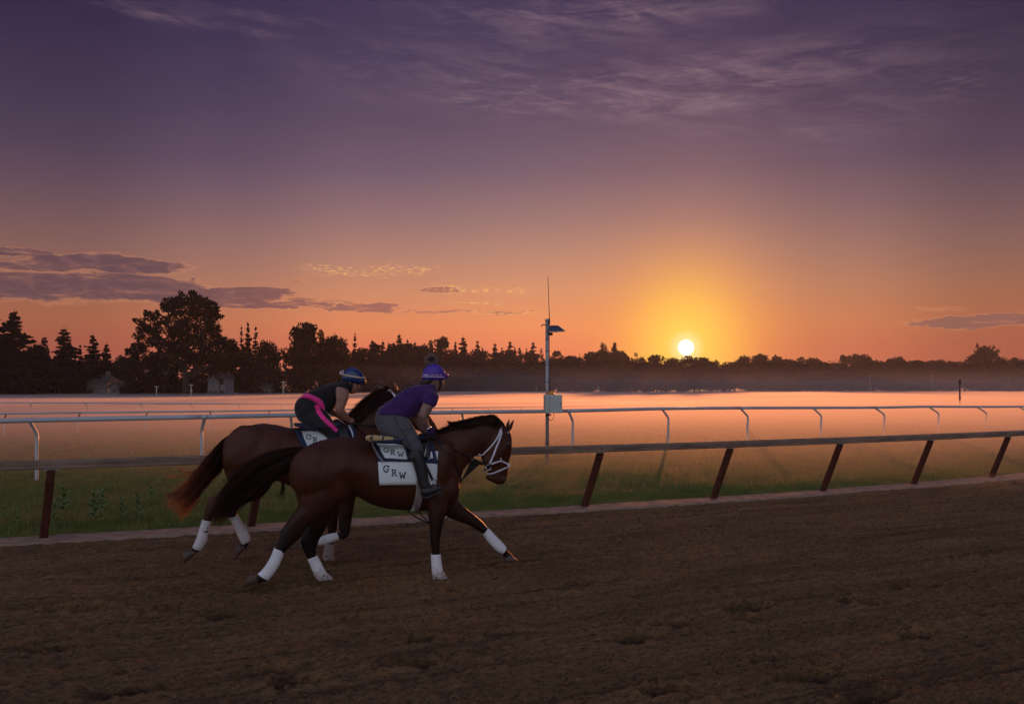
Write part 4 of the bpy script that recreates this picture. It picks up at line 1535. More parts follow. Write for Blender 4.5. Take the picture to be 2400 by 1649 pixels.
def hair_mat(name, root, tip, a, b_, thr=.25):
    m = bpy.data.materials.new(name); m.use_nodes = True
    t = m.node_tree; g = G(t); b = t.nodes['Principled BSDF']
    tc = g.n('ShaderNodeTexCoord').outputs['Object']
    x, y, z = g.sep(tc)
    n = g.noise(tc, 14, 2, .5)
    f = g.m('ADD', x, g.m('MULTIPLY', g.m('SUBTRACT', n, .5), .3))
    c = g.mix(g.smooth(f, a, b_), root, tip)
    g.put(b.inputs['Base Color'], c)
    b.inputs['Roughness'].default_value = .6
    b.inputs['Specular IOR Level'].default_value = .12
    tr = g.n('ShaderNodeBsdfTranslucent'); g.put(tr.inputs[0], c)
    ms = g.n('ShaderNodeMixShader'); ms.inputs[0].default_value = thr
    out = t.nodes['Material Output']
    g.put(ms.inputs[1], b.outputs[0]); g.put(ms.inputs[2], tr.outputs[0])
    t.links.new(ms.outputs[0], out.inputs[0])
    return m


M_WRAP_PLAIN = mat('white_bandage', (0.74, 0.75, 0.78), .8, col2=(0.66, 0.66, 0.69), vscale=9, bump=.002, bscale=120, spec=.2)


def wrap_mat(name, clean, soil, z0, z1):
    m = bpy.data.materials.new(name); m.use_nodes = True
    t = m.node_tree; g = G(t); b = t.nodes['Principled BSDF']
    tc = g.n('ShaderNodeTexCoord').outputs['Object']
    x, y, z = g.sep(tc)
    n = g.noise(tc, 16, 5, .65)
    f = g.smooth(g.m('ADD', z, g.m('MULTIPLY', g.m('SUBTRACT', n, .5), .30)), z1, z0)
    c = g.mix(g.smooth(g.noise(tc, 7, 4, .6), .3, .75), clean, tuple(q * .82 for q in clean))
    c = g.mix(g.m('MULTIPLY', f, .75), c, soil)
    g.put(b.inputs['Base Color'], c)
    b.inputs['Roughness'].default_value = .85
    b.inputs['Specular IOR Level'].default_value = .15
    bp = g.n('ShaderNodeBump'); bp.inputs['Distance'].default_value = .003
    g.put(bp.inputs['Height'], g.noise(tc, 60, 3, .6)); g.put(b.inputs['Normal'], bp.outputs[0])
    return m


M_WRAP = wrap_mat('white_bandage', (0.74, 0.75, 0.79), (0.22, 0.15, 0.11), .00, .17)
M_WRAPD = wrap_mat('soiled_bandage', (0.60, 0.57, 0.58), (0.19, 0.13, 0.10), .16, .36)
M_OLD = mat('soiled_bandage', (0.62, 0.58, 0.58), .85, col2=(0.30, 0.23, 0.20), vscale=7, bump=.002, bscale=120, spec=.2)
M_HOOF = mat('hoof_horn', (0.10, 0.072, 0.055), .6, col2=(0.05, 0.036, 0.03), vscale=12, bump=.002, bscale=60, stretch=(1, 1, 4))
M_LEATH = mat('black_leather', (0.012, 0.011, 0.012), .4, var=.2, spec=.5)
M_WLEATH = mat('white_bridle', (0.60, 0.57, 0.66), .5, var=.06, spec=.4)
M_METAL = mat('bit_metal', (0.55, 0.55, 0.56), .25, metal=1.0, var=.05)
M_NAVY = mat('navy_cloth', (0.018, 0.026, 0.075), .8, col2=(0.012, 0.018, 0.05), vscale=12, bump=.002, bscale=150, sheen=.2)
M_WCLOTH = mat('white_cloth', (0.66, 0.72, 0.74), .85, col2=(0.60, 0.66, 0.69), vscale=5, bump=.003, bscale=60, spec=.15)
M_INK = mat('navy_letters', (0.012, 0.018, 0.045), .7, var=.1)
M_GIRTH = mat('grey_girth', (0.30, 0.27, 0.26), .85, col2=(0.19, 0.165, 0.16), vscale=14, bump=.004, bscale=60)
M_EYE = mat('eye', (0.006, 0.004, 0.004), .08, var=.1, spec=.8)
M_EYEW = mat('eye_white', (0.7, 0.68, 0.66), .2, var=.02)

YAW = rad(15.5)
PN = Plane((-.885, 9.994, 0), YAW)       # near horse
PF = Plane((-2.25, 10.78, 0), YAW)       # far horse

# ================================================================== near horse
L, R_ = -.15, .15


def near_horse():
    pl = PN
    base = pl.p(c1(1350, 1440), 0); base.z = 0
    t = thing('horse', base, 'dark bay horse nearest the camera cantering right in a white bridle', 'horse')
    mb = MB()
    # trunk
    loft(mb, pl, c1, [((912, 700), (898, 800), .10, 0), ((922, 655), (893, 880), .21, 0), ((955, 622), (905, 940), .27, 0), ((1040, 583), (985, 965), .295, 0), ((1130, 565), (1085, 950), .30, 0),
                      ((1190, 564), (1165, 905), .295, 0), ((1262, 580), (1245, 915), .275, 0), ((1335, 604), (1335, 962), .275, 0), ((1440, 622), (1440, 990), .285, 0), ((1550, 612), (1550, 999), .28, 0),
                      ((1640, 580), (1650, 1000), .255, 0), ((1712, 548), (1740, 985), .235, 0), ((1765, 560), (1800, 950), .215, 0), ((1800, 640), (1845, 905), .18, 0), ((1835, 730), (1862, 862), .10, 0)], sub=4, k=28)
    # neck
    loft(mb, pl, c3, [((120, 640), (560, 1500), .175, 0), ((310, 545), (700, 1400), .145, 0), ((590, 432), (762, 1205), .115, 0), ((880, 352), (862, 1070), .100, 0), ((1130, 290), (958, 940), .092, 0),
                      ((1320, 325), (1045, 905), .088, 0), ((1440, 395), (1085, 930), .085, 0)], sub=4, k=24)
    # shoulder and haunch masses, melted into the trunk
    for s in (-1, 1):
        ball(mb, pl.p(c1(1735, 790), .12 * s), pl.n * .135, pl.u * .19 + Vector((0, 0, .05)), Vector((.06, 0, .40)))
        ball(mb, pl.p(c1(1780, 870), .13 * s), pl.n * .105, pl.u * .17, Vector((0, 0, .17)))
        ball(mb, pl.p(c1(1010, 780), .15 * s), pl.n * .155, pl.u * .30, Vector((0, 0, .33)))
        ball(mb, pl.p(c1(1130, 840), .16 * s), pl.n * .125, pl.u * .17, Vector((0, 0, .24)))
    mb = to_mb(fuse(mb, .0130, 26, .5))
    # head
    loft(mb, pl, c3, [((1330, 345), (1060, 860), .080, 0), ((1460, 400), (1075, 930), .096, 0), ((1545, 480), (1092, 1010), .104, 0), ((1582, 590), (1108, 1065), .104, 0), ((1594, 700), (1135, 1120), .098, 0),
                      ((1580, 830), (1165, 1175), .078, 0), ((1555, 980), (1182, 1225), .062, 0), ((1532, 1120), (1178, 1262), .055, 0), ((1512, 1250), (1165, 1300), .054, 0), ((1505, 1330), (1190, 1345), .056, 0),
                      ((1470, 1378), (1270, 1385), .046, 0)], sub=4, k=22)
    ball(mb, pl.p(c3(1190, 1290), 0), pl.n * .038, pl.u * .034, Vector((0, 0, .030)))       # chin
    for s in (-1, 1):      # cheek, brow, nostril rims
        ball(mb, pl.p(c3(1225, 1010), .055 * s), pl.n * .035, pl.u * .085, Vector((0, 0, .085)))
        ball(mb, pl.p(c3(1535, 730), .075 * s), pl.n * .030, pl.u * .036, Vector((0, 0, .032)))
        ball(mb, pl.p(c3(1455, 1310), .038 * s), pl.n * .020, pl.u * .030, Vector((0, 0, .030)))
        ball(mb, pl.p(c3(1380, 1000), .045 * s), pl.n * .016, pl.u * .030, Vector((0, 0, .13)))
    # ears
    for (pts, lat) in (([(1535, 470), (1600, 420)], -.06),):
        pass
    loft(mb, pl, c3, [((1480, 400), (1545, 470), .022, -.055), ((1500, 360), (1560, 400), .024, -.055), ((1525, 315), (1566, 340), .016, -.055), ((1555, 275), (1565, 285), .005, -.055)], sub=3, k=10)
    loft(mb, pl, c3, [((1505, 440), (1585, 490), .024, .055), ((1550, 390), (1610, 430), .026, .055), ((1590, 330), (1637, 350), .018, .055), ((1630, 275), (1645, 285), .005, .055)], sub=3, k=10)
    # trailing hind leg (near side)
    loft(mb, pl, c1, [((898, 800), (1215, 800), .12, .14), ((902, 900), (1180, 900), .125, .15), ((905, 975), (1110, 985), .10, .155), ((885, 1010), (1015, 1055), .082, .16), ((846, 1062), (952, 1110), .066, .16),
                      ((808, 1112), (912, 1168), .056, .16), ((792, 1160), (873, 1207), .048, .16), ((772, 1212), (832, 1244), .040, .16), ((738, 1285), (796, 1310), .038, .16), ((700, 1345), (762, 1372), .040, .16),
                      ((672, 1372), (728, 1412), .044, .16), ((650, 1384), (694, 1424), .038, .16), ((630, 1384), (668, 1438), .040, .16)], sub=4, k=18)
    # planted hind leg (off side)
    loft(mb, pl, c4, [((980, 420), (1390, 420), .12, -.13), ((965, 560), (1320, 560), .105, -.13), ((958, 690), (1245, 640), .085, -.12), ((915, 780), (1180, 755), .068, -.12), ((872, 880), (1118, 860), .056, -.12),
                      ((888, 960), (1075, 955), .050, -.12), ((925, 1035), (1066, 1020), .042, -.12), ((968, 1118), (1080, 1070), .038, -.12), ((1005, 1205), (1128, 1165), .037, -.12), ((1042, 1300), (1185, 1275), .040, -.12),
                      ((1080, 1385), (1255, 1345), .045, -.12), ((1095, 1440), (1280, 1400), .05, -.12)], sub=4, k=18)
    # planted foreleg (near side)
    loft(mb, pl, c5, [((600, 640), (800, 600), .10, .13), ((592, 740), (800, 720), .095, .145), ((600, 840), (782, 840), .080, .15), ((612, 940), (752, 950), .064, .155), ((618, 1040), (728, 1050), .052, .16),
                      ((620, 1120), (718, 1125), .050, .16), ((630, 1190), (714, 1190), .044, .16), ((638, 1255), (720, 1250), .038, .16), ((640, 1340), (728, 1330), .036, .16), ((644, 1420), (742, 1408), .041, .16),
                      ((648, 1470), (765, 1450), .044, .16), ((652, 1500), (785, 1480), .05, .16)], sub=4, k=18)
    # reaching foreleg (off side)
    loft(mb, pl, c5, [((880, 620), (700, 820), .095, -.12), ((905, 720), (780, 880), .085, -.13), ((975, 800), (880, 925), .070, -.14), ((1060, 868), (985, 962), .056, -.145), ((1122, 918), (1058, 1006), .052, -.15),
                      ((1160, 958), (1105, 1035), .046, -.15), ((1188, 995), (1142, 1053), .038, -.15), ((1262, 1070), (1196, 1128), .036, -.15), ((1330, 1140), (1275, 1208), .041, -.15), ((1368, 1188), (1330, 1246), .042, -.15),
                      ((1395, 1222), (1345, 1272), .036, -.15), ((1425, 1255), (1350, 1300), .040, -.15)], sub=4, k=18)
    me = relief(fuse(mb, .0115, 5), .0085, 6.5)
    bv = bvh_of(me)
    body = obj('body', me, M_BAY, t, True)
    # eye
    e_ = MB(); c, _n = cast(bv, pl, c3(1530, 735), -.004); ball(e_, c, pl.n * .012, pl.u * .019, Vector((0, 0, .017))); e_.build('eye', M_EYE, t, True)
    e_ = MB(); c, _n = cast(bv, pl, c3(1470, 1322), .0005); ball(e_, c, pl.n * .004, pl.u * .014 + Vector((0, 0, .004)), Vector((0, 0, .012))); e_.build('nostril', M_EYE, t, True)
    # bandages
    B = [((765, 1220), (826, 1242), .041, .16), ((738, 1285), (799, 1310), .041, .16), ((702, 1340), (765, 1368), .043, .16), ((668, 1374), (728, 1412), .047, .16)]
    wrap(pl, c1, B, 'bandage', t, M_WRAP, seed=1)
    wrap(pl, c4, [((962, 1114), (1082, 1064), .041, -.12), ((1002, 1205), (1134, 1165), .041, -.12), ((1040, 1300), (1192, 1275), .043, -.12), ((1076, 1370), (1266, 1340), .048, -.12), ((1088, 1432), (1290, 1400), .054, -.12)], 'bandage', t, M_WRAP, seed=2)
    wrap(pl, c5, [((632, 1253), (722, 1248), .041, .16), ((635, 1340), (731, 1328), .040, .16), ((640, 1420), (746, 1405), .044, .16), ((644, 1470), (770, 1448), .049, .16), ((648, 1500), (795, 1484), .055, .16)], 'bandage', t, M_WRAP, seed=3)
    wrap(pl, c5, [((1190, 990), (1142, 1054), .041, -.15), ((1264, 1068), (1193, 1130), .040, -.15), ((1334, 1138), (1270, 1212), .044, -.15), ((1370, 1184), (1332, 1248), .046, -.15)], 'bandage', t, M_WRAP, seed=4)
    # hooves
    hoof(pl, c4, [(322, 1316), (350, 1428), (165, 1444), (262, 1290)], .16, .046, 'hoof', t, M_HOOF)
    hoof(pl, c5, [(1342, 1290), (1415, 1250), (1482, 1310), (1352, 1322)], -.15, .048, 'hoof', t, M_HOOF)
    hoof(pl, c4, [(1100, 1410), (1262, 1390), (1292, 1440), (1096, 1446)], -.12, .05, 'hoof', t, M_HOOF)
    hoof(pl, c5, [(652, 1470), (760, 1460), (792, 1500), (650, 1504)], .16, .05, 'hoof', t, M_HOOF)
    # tail: core and strands
    mb = MB()
    loft(mb, pl, c1, [((955, 628), (912, 705), .045, 0), ((900, 640), (880, 738), .05, 0), ((800, 686), (795, 760), .05, 0), ((705, 740), (714, 802), .045, 0), ((620, 806), (636, 850), .03, 0),
                      ((560, 868), (572, 895), .016, 0), ((520, 915), (528, 928), .006, 0)], sub=4, k=14)
    tl = fuse(mb, .014, 4)
    tail = obj('tail', tl, M_TAIL1, t, True)
    gs = [[(950, 625), (870, 630), (760, 656), (650, 706), (560, 770), (490, 850), (440, 925), (402, 990)],
          [(950, 650), (860, 660), (760, 695), (650, 750), (565, 815), (495, 890), (440, 970), (396, 1040)],
          [(945, 670), (860, 695), (770, 730), (670, 785), (590, 850), (515, 925), (450, 1000), (398, 1070)],
          [(935, 690), (860, 722), (780, 765), (690, 820), (610, 885), (535, 950), (465, 1015), (404, 1080)],
          [(925, 700), (870, 745), (800, 790), (720, 840), (640, 895), (560, 955), (490, 1020), (430, 1078)]]
    G3 = [[pl.p(c1(*q), dl) for q in g_] for g_, dl in zip(gs, (0, .06, -.05, .05, 0))]
    hair('strands', hair_mat('bay_tail_hair', (0.030, 0.013, 0.009), (0.12, 0.045, 0.025), -1.55, -2.05, .3), tail, G3, 2000, 5, .0030, .034, 11, .5, .03)
    # mane
    ms = [(310, 545), (450, 488), (600, 425), (740, 378), (880, 345), (1010, 312), (1140, 280), (1260, 282), (1360, 320), (1440, 385)]
    Gm = []
    for i, (x, y) in enumerate(ms):
        up = 14 if i < 3 else 34
        Gm.append([pl.p(c3(x + 30, y + 75), .06), pl.p(c3(x + 22, y + 20), .04), pl.p(c3(x - 20, y - up * .6), .02), pl.p(c3(x - 80, y - up * .8 + 10), .03), pl.p(c3(x - 130, y + 15), .05)])
    mane = hair('mane', M_MANE, t, Gm, 2200, 8, .0030, .010, 8, .45, .010)
    G2 = [[pl.p(c3(x + 30, y + 15), .02), pl.p(c3(x - 5, y + 12), .075), pl.p(c3(x - 40, y + 60), .10), pl.p(c3(x - 70, y + 120), .12)] for x, y in ms[3:]]
    hair('mane_fall', M_MANE, mane, G2, 900, 9, .003, .008, 7, .3, .006)
    Gf = [[pl.p(c3(*q), la) for q in g_] for g_, la in (([(820, 370), (740, 345), (640, 345), (560, 350), (510, 335), (488, 322)], .02), ([(840, 385), (750, 375), (660, 385), (580, 392), (525, 375), (495, 345)], .04),
                                                       ([(860, 400), (780, 400), (690, 405), (610, 412), (545, 405), (505, 380)], .03))]
    hair('flying_lock', M_MANE, mane, Gf, 150, 12, .0035, .008, 9, .35, .006)
    Gt = [[pl.p(c3(*q), la) for q in g_] for g_, la in (([(1150, 300), (1190, 235), (1250, 232), (1310, 262), (1370, 310)], .02), ([(1200, 290), (1260, 238), (1320, 255), (1370, 300), (1410, 345)], -.02), ([(1290, 300), (1340, 290), (1390, 320), (1440, 370), (1480, 410)], .02))]
    hair('forelock', M_MANE, mane, Gt, 90, 13, .003, .006, 8, .3, .004)
    # lower leg of the belly line: sheath shadow and tendon details left to the coat
    # bridle
    br = MB(); 
    strap(br, bv, pl, [c3(1432, 392), c3(1405, 470), c3(1410, 540), c3(1370, 680), c3(1325, 790), c3(1285, 900), c3(1245, 990), c3(1212, 1055)], .020)
    bd = br.build('bridle', M_WLEATH, t)
    for nm, pts, w, mm in [('cheek_strap', [c3(1405, 385), c3(1390, 470), c3(1378, 540), c3(1340, 630), c3(1270, 730), c3(1190, 820), c3(1105, 905)], .016, M_WLEATH),
                           ('noseband', [c3(1240, 1062), c3(1300, 1040), c3(1398, 1012), c3(1465, 1035), c3(1540, 1075)], .019, M_WLEATH),
                           ('lower_noseband', [c3(1180, 1232), c3(1260, 1222), c3(1360, 1185), c3(1450, 1145), c3(1535, 1105)], .016, M_WLEATH),
                           ('nose_piece', [c3(1540, 1060), c3(1542, 1085), c3(1538, 1110)], .03, M_WLEATH),
                           ('nose_tab', [c3(1402, 960), c3(1402, 985), c3(1400, 1010)], .018, M_WLEATH),
                           ('browband', [c3(1430, 430), c3(1480, 480), c3(1520, 535), c3(1548, 540)], .012, M_LEATH),
                           ('bit_strap', [c3(1105, 1165), c3(1160, 1160), c3(1215, 1120), c3(1225, 1060)], .022, M_LEATH),
                           ('buckle', [c3(1505, 538), c3(1530, 538), c3(1548, 534)], .012, M_METAL)]:
        m = MB(); strap(m, bv, pl, pts, w, off=.008 if nm != 'buckle' else .014, lat=.055); m.build(nm, mm, bd)
    m = MB()
    cc, _ = cast(bv, pl, c3(1195, 1110), .016)
    ringp = [cc + pl.u * .030 * math.cos(a) + Vector((0, 0, .034 * math.sin(a))) for a in [2 * math.pi * i / 16 for i in range(17)]]
    m.tube(ringp, .005, 6); m.build('bit_ring', M_METAL, bd, True)
    m = MB(); m.tube([pl.p(c3(1075, 1195), .06), pl.p(c3(1130, 1205), .07), pl.p(c3(1185, 1160), .08), pl.p(c3(1265, 1165), .07)], .0055, 6); m.build('bit_bar', M_METAL, bd, True)
    m = MB(); m.tube([pl.p(c3(1102, 908), .045), pl.p(c3(1060, 918), .045), pl.p(c3(1030, 893), .045)], .008, 6); m.build('throat_buckle', M_WLEATH, bd, True)
    # reins, martingale
    rn = MB(); rn.tube([Vector(q) for q in crom([list(pl.p(c3(*q), l_)) for q, l_ in [((1205, 1110), .08), ((1120, 1065), .09), ((1040, 1020), .10), ((920, 965), .115), ((760, 880), .13), ((560, 790), .15), ((420, 700), .16), ((300, 590), .17), ((235, 520), .17)]], 4)], .0085, 6)
    rein = rn.build('rein', M_LEATH, t, True)
    rn = MB(); rn.tube([pl.p(c3(1105, 1075), .09), pl.p(c3(1040, 1030), .10), pl.p(c3(930, 985), .11)], .017, 6, flat=.4); rn.build('rein_grip', M_LEATH, rein, True)
    m = MB(); strap(m, bv, pl, [c3(150, 470), c3(300, 640), c3(450, 800), c3(580, 960), c3(660, 1120), c3(712, 1260)], .018, lat=.12); m.build('neck_strap', M_LEATH, t)
    m = MB()
    a_, b_, c_ = pl.p(c3(742, 1345), .02), pl.p(c3(900, 1000), .07), pl.p(c3(1062, 1062), .07)
    m.add([a_, b_, c_, a_ - pl.n * .012, b_ - pl.n * .012, c_ - pl.n * .012], [(0, 1, 2), (5, 4, 3), (0, 2, 5, 3), (1, 0, 3, 4), (2, 1, 4, 5)]); m.build('martingale', M_LEATH, t)
    m = MB(); ball(m, pl.p(c3(738, 1325), .02), pl.n * .016, pl.u * .018, Vector((0, 0, .026))); m.build('martingale_ring', M_LEATH, t, True)
    m = MB(); m.tube([Vector(q) for q in crom([list(pl.p(c5(*q), l_)) for q, l_ in [((905, 660), .0), ((870, 780), .03), ((820, 870), .02), ((745, 935), .0), ((640, 955), 0), ((520, 905), .0), ((430, 850), .02), ((400, 815), .02)]], 4)], .008, 6); m.build('breast_strap', M_LEATH, t, True)
    m = MB(); m.tube([Vector(q) for q in crom([list(pl.p(c5(*q), l_)) for q, l_ in [((500, 825), .0), ((550, 880), .0), ((610, 940), 0)]], 4)], .007, 6); m.build('loose_strap', M_LEATH, t, True)
    return t, bv, pl


NH, NBV, _ = near_horse()


# ================================================================== far horse
def far_horse():
    pl = PF
    base = pl.p(c1(1000, 1300), 0); base.z = 0
    t = thing('horse', base, 'chestnut horse on the far side with a streaming red-tipped tail', 'horse')
    mb = MB()
    loft(mb, pl, c6, [((652, 440), (650, 520), .09, 0), ((662, 370), (650, 600), .20, 0), ((700, 318), (680, 690), .26, 0), ((780, 268), (790, 760), .28, 0), ((900, 226), (930, 790), .29, 0), ((1000, 208), (1050, 780), .29, 0),
                      ((1080, 207), (1150, 742), .285, 0), ((1180, 225), (1230, 745), .275, 0), ((1290, 255), (1330, 790), .28, 0)], sub=4, k=26)
    loft(mb, pl, c1, [((790, 497), (790, 830), .275, 0), ((885, 515), (885, 862), .28, 0), ((1000, 522), (1000, 890), .28, 0), ((1100, 505), (1100, 905), .265, 0), ((1180, 485), (1190, 905), .245, 0), ((1245, 480), (1270, 880), .22, 0),
                      ((1310, 540), (1330, 830), .18, 0), ((1350, 620), (1370, 760), .09, 0)], sub=4, k=26)
    loft(mb, pl, c1, [((1150, 500), (1330, 860), .17, 0), ((1200, 470), (1400, 750), .145, 0), ((1245, 420), (1450, 660), .115, 0), ((1300, 362), (1480, 580), .10, 0), ((1360, 318), (1500, 500), .09, 0), ((1420, 285), (1515, 470), .085, 0), ((1455, 285), (1530, 450), .08, 0)], sub=4, k=22)
    for s in (-1, 1):
        ball(mb, pl.p(c1(620, 640), .14 * s), pl.n * .15, pl.u * .30, Vector((0, 0, .32)))
        ball(mb, pl.p(c1(1240, 680), .11 * s), pl.n * .13, pl.u * .19, Vector((0, 0, .36)))
    mb = to_mb(fuse(mb, .0135, 24, .5))
    # head, mostly behind the rider in purple
    loft(mb, pl, c1, [((1430, 282), (1490, 450), .085, 0), ((1480, 285), (1500, 470), .10, 0), ((1540, 300), (1530, 500), .104, 0), ((1590, 330), (1560, 510), .09, 0), ((1640, 380), (1590, 520), .07, 0),
                      ((1680, 430), (1625, 535), .058, 0), ((1715, 480), (1665, 560), .055, 0), ((1735, 520), (1690, 570), .045, 0)], sub=4, k=20)
    loft(mb, pl, c2, [((1400, 520), (1500, 555), .022, .05), ((1402, 475), (1485, 510), .026, .05), ((1412, 430), (1465, 465), .02, .05), ((1432, 404), (1445, 415), .006, .05)], sub=3, k=10)
    loft(mb, pl, c2, [((1430, 520), (1510, 555), .022, -.06), ((1440, 475), (1505, 510), .024, -.06), ((1455, 445), (1490, 465), .016, -.06), ((1470, 425), (1478, 432), .005, -.06)], sub=3, k=10)
    # near hind (leg reaching back, farther left)
    loft(mb, pl, c6, [((655, 560), (1120, 640), .11, .13), ((668, 660), (1040, 760), .11, .14), ((690, 750), (960, 850), .09, .15), ((655, 810), (830, 920), .075, .155), ((590, 870), (720, 990), .060, .16), ((510, 905), (625, 1040), .054, .16),
                      ((478, 980), (580, 1060), .046, .16), ((466, 1060), (555, 1090), .040, .16), ((462, 1110), (536, 1122), .038, .16), ((434, 1200), (512, 1216), .036, .16), ((400, 1290), (492, 1312), .040, .16),
                      ((372, 1360), (440, 1392), .040, .16), ((330, 1392), (408, 1420), .036, .16), ((300, 1405), (390, 1440), .036, .16)], sub=4, k=16)
    # off hind
    loft(mb, pl, c6, [((720, 600), (1150, 700), .11, -.13), ((745, 720), (1080, 830), .10, -.14), ((740, 820), (985, 915), .08, -.145), ((720, 890), (890, 945), .065, -.15), ((690, 950), (815, 985), .055, -.15), ((682, 1020), (782, 1030), .044, -.15),
                      ((705, 1088), (785, 1060), .038, -.15), ((762, 1180), (836, 1150), .036, -.15), ((798, 1270), (890, 1245), .040, -.15), ((828, 1330), (900, 1296), .040, -.15), ((805, 1345), (885, 1340), .034, -.15), ((790, 1370), (872, 1370), .036, -.15)], sub=4, k=16)
    # folded near foreleg
    loft(mb, pl, c4, [((1330, 250), (1600, 230), .09, .13), ((1340, 400), (1550, 400), .08, .14), ((1345, 560), (1525, 560), .065, .15), ((1345, 680), (1500, 690), .055, .155), ((1368, 760), (1494, 770), .052, .16)], sub=4, k=16)
    loft(mb, pl, c4, [((1430, 745), (1480, 830), .050, .16), ((1365, 790), (1395, 870), .044, .16), ((1330, 785), (1355, 860), .038, .16), ((1210, 812), (1215, 918), .036, .16), ((1100, 850), (1085, 945), .040, .16), ((1010, 880), (990, 960), .040, .16),
                      ((930, 905), (920, 970), .034, .16)], sub=4, k=16)
    # standing off foreleg
    loft(mb, pl, c4, [((1230, 350), (1420, 350), .085, -.13), ((1225, 500), (1370, 500), .07, -.14), ((1215, 620), (1345, 620), .058, -.145), ((1200, 710), (1335, 710), .050, -.15), ((1210, 800), (1320, 800), .044, -.15), ((1182, 925), (1292, 925), .038, -.15),
                      ((1162, 1030), (1285, 1035), .038, -.15), ((1158, 1110), (1298, 1110), .042, -.15), ((1190, 1160), (1320, 1145), .038, -.15), ((1230, 1180), (1345, 1165), .04, -.15)], sub=4, k=16)
    me = relief(fuse(mb, .0125, 5), .0085, 6.5, 7)
    bv = bvh_of(me)
    obj('body', me, M_CHEST, t, True)
    wrap(pl, c6, [((455, 1106), (540, 1120), .041, .16), ((428, 1200), (514, 1218), .040, .16), ((396, 1290), (494, 1314), .044, .16), ((364, 1364), (440, 1398), .045, .16)], 'bandage', t, M_WRAPD, seed=5)
    wrap(pl, c6, [((702, 1092), (788, 1060), .041, -.15), ((758, 1182), (840, 1150), .040, -.15), ((794, 1272), (895, 1248), .044, -.15), ((828, 1338), (902, 1302), .045, -.15)], 'bandage', t, M_WRAPD, seed=6)
    wrap(pl, c4, [((1330, 782), (1358, 866), .043, .16), ((1210, 808), (1215, 924), .041, .16), ((1100, 846), (1085, 950), .045, .16)], 'bandage', t, M_WRAP, seed=7)
    wrap(pl, c4, [((1180, 925), (1294, 922), .042, -.15), ((1160, 1030), (1288, 1035), .042, -.15), ((1154, 1110), (1300, 1110), .046, -.15), ((1188, 1166), (1326, 1148), .044, -.15)], 'bandage', t, M_WRAPD, seed=8)
    hoof(pl, c6, [(340, 1384), (414, 1410), (287, 1514), (273, 1406)], .16, .045, 'hoof', t, M_HOOF)
    hoof(pl, c6, [(796, 1350), (876, 1352), (766, 1477), (758, 1378)], -.15, .045, 'hoof', t, M_HOOF)
    hoof(pl, c4, [(910, 905), (925, 975), (872, 985), (862, 960)], .16, .045, 'hoof', t, M_HOOF)
    hoof(pl, c4, [(1225, 1185), (1335, 1160), (1372, 1192), (1232, 1196)], -.15, .046, 'hoof', t, M_HOOF)
    # tail
    mb = MB()
    loft(mb, pl, c6, [((750, 290), (668, 420), .04, 0), ((680, 345), (655, 520), .05, 0), ((600, 430), (640, 600), .055, 0), ((530, 540), (580, 640), .045, 0), ((465, 635), (500, 700), .03, 0), ((415, 720), (435, 760), .016, 0),
                      ((380, 790), (388, 806), .006, 0)], sub=4, k=12)
    tl = fuse(mb, .014, 4)
    tail = obj('tail', tl, M_TAIL1, t, True)
    gs = [[(745, 292), (660, 350), (570, 450), (480, 560), (390, 690), (290, 790), (180, 850), (60, 888)],
          [(730, 320), (650, 400), (570, 500), (480, 620), (395, 730), (310, 840), (220, 920), (130, 980)],
          [(715, 345), (650, 440), (580, 550), (490, 660), (400, 780), (330, 880), (260, 970), (150, 1040)],
          [(700, 380), (650, 490), (590, 600), (510, 690), (430, 790), (360, 890), (300, 990), (215, 1085)],
          [(690, 420), (650, 540), (610, 630), (540, 700), (470, 790), (400, 880), (330, 980), (262, 1110)],
          [(680, 450), (650, 570), (620, 640), (560, 700), (480, 740), (410, 800), (395, 870), (385, 940)]]
    G3 = [[pl.p(c6(*q), dl) for q in g_] for g_, dl in zip(gs, (0, .06, -.05, .05, -.03, 0))]
    hm = hair_mat('chestnut_tail_hair', (0.030, 0.012, 0.009), (0.36, 0.115, 0.055), -1.0, -1.7, .55)
    hair('strands', hm, tail, G3, 1500, 15, .0032, .030, 11, .55, .03)
    # loose long hairs
    gl = [[(560, 640), (460, 700), (360, 690), (250, 710), (150, 700), (85, 688)], [(500, 640), (420, 650), (330, 672), (270, 660), (240, 630), (235, 610)], [(400, 760), (300, 830), (200, 860), (130, 880), (70, 850), (60, 848)],
          [(620, 640), (560, 700), (420, 720), (395, 800), (380, 900), (425, 950)], [(500, 720), (430, 800), (340, 900), (320, 960), (330, 1000), (335, 1005)]]
    for i, g_ in enumerate(gl):
        A = [pl.p(c6(*q), .03) for q in g_]; Bq = [p + Vector((0.01, 0, .012)) for p in A]
        hair('loose_strands', hm, tail, [A, Bq], 14, 60 + i, .003, .010, 10, .3, .006)
    # mane
    ms = [(1215, 465), (1240, 430), (1265, 400), (1290, 370), (1325, 338), (1365, 312), (1400, 292), (1440, 282)]
    Gm = [[pl.p(c1(x + 30, y + 62), .09), pl.p(c1(x + 14, y + 18), .05), pl.p(c1(x - 8, y - 3), .03), pl.p(c1(x - 34, y + 10), .04), pl.p(c1(x - 52, y + 32), .05)] for x, y in ms]
    G2 = [[pl.p(c1(x + 14, y + 6), .03), pl.p(c1(x + 14, y + 20), .09), pl.p(c1(x + 4, y + 60), .12), pl.p(c1(x - 14, y + 100), .14)] for x, y in ms]
    mn = hair('mane', hair_mat('chestnut_mane_hair', (0.05, 0.020, 0.012), (0.16, 0.055, 0.025), .2, -.9, .4), t, Gm, 2200, 21, .003, .014, 8, .45, .012)
    hair('mane_fall', M_MANE, mn, G2, 1000, 24, .003, .012, 7, .3, .008)
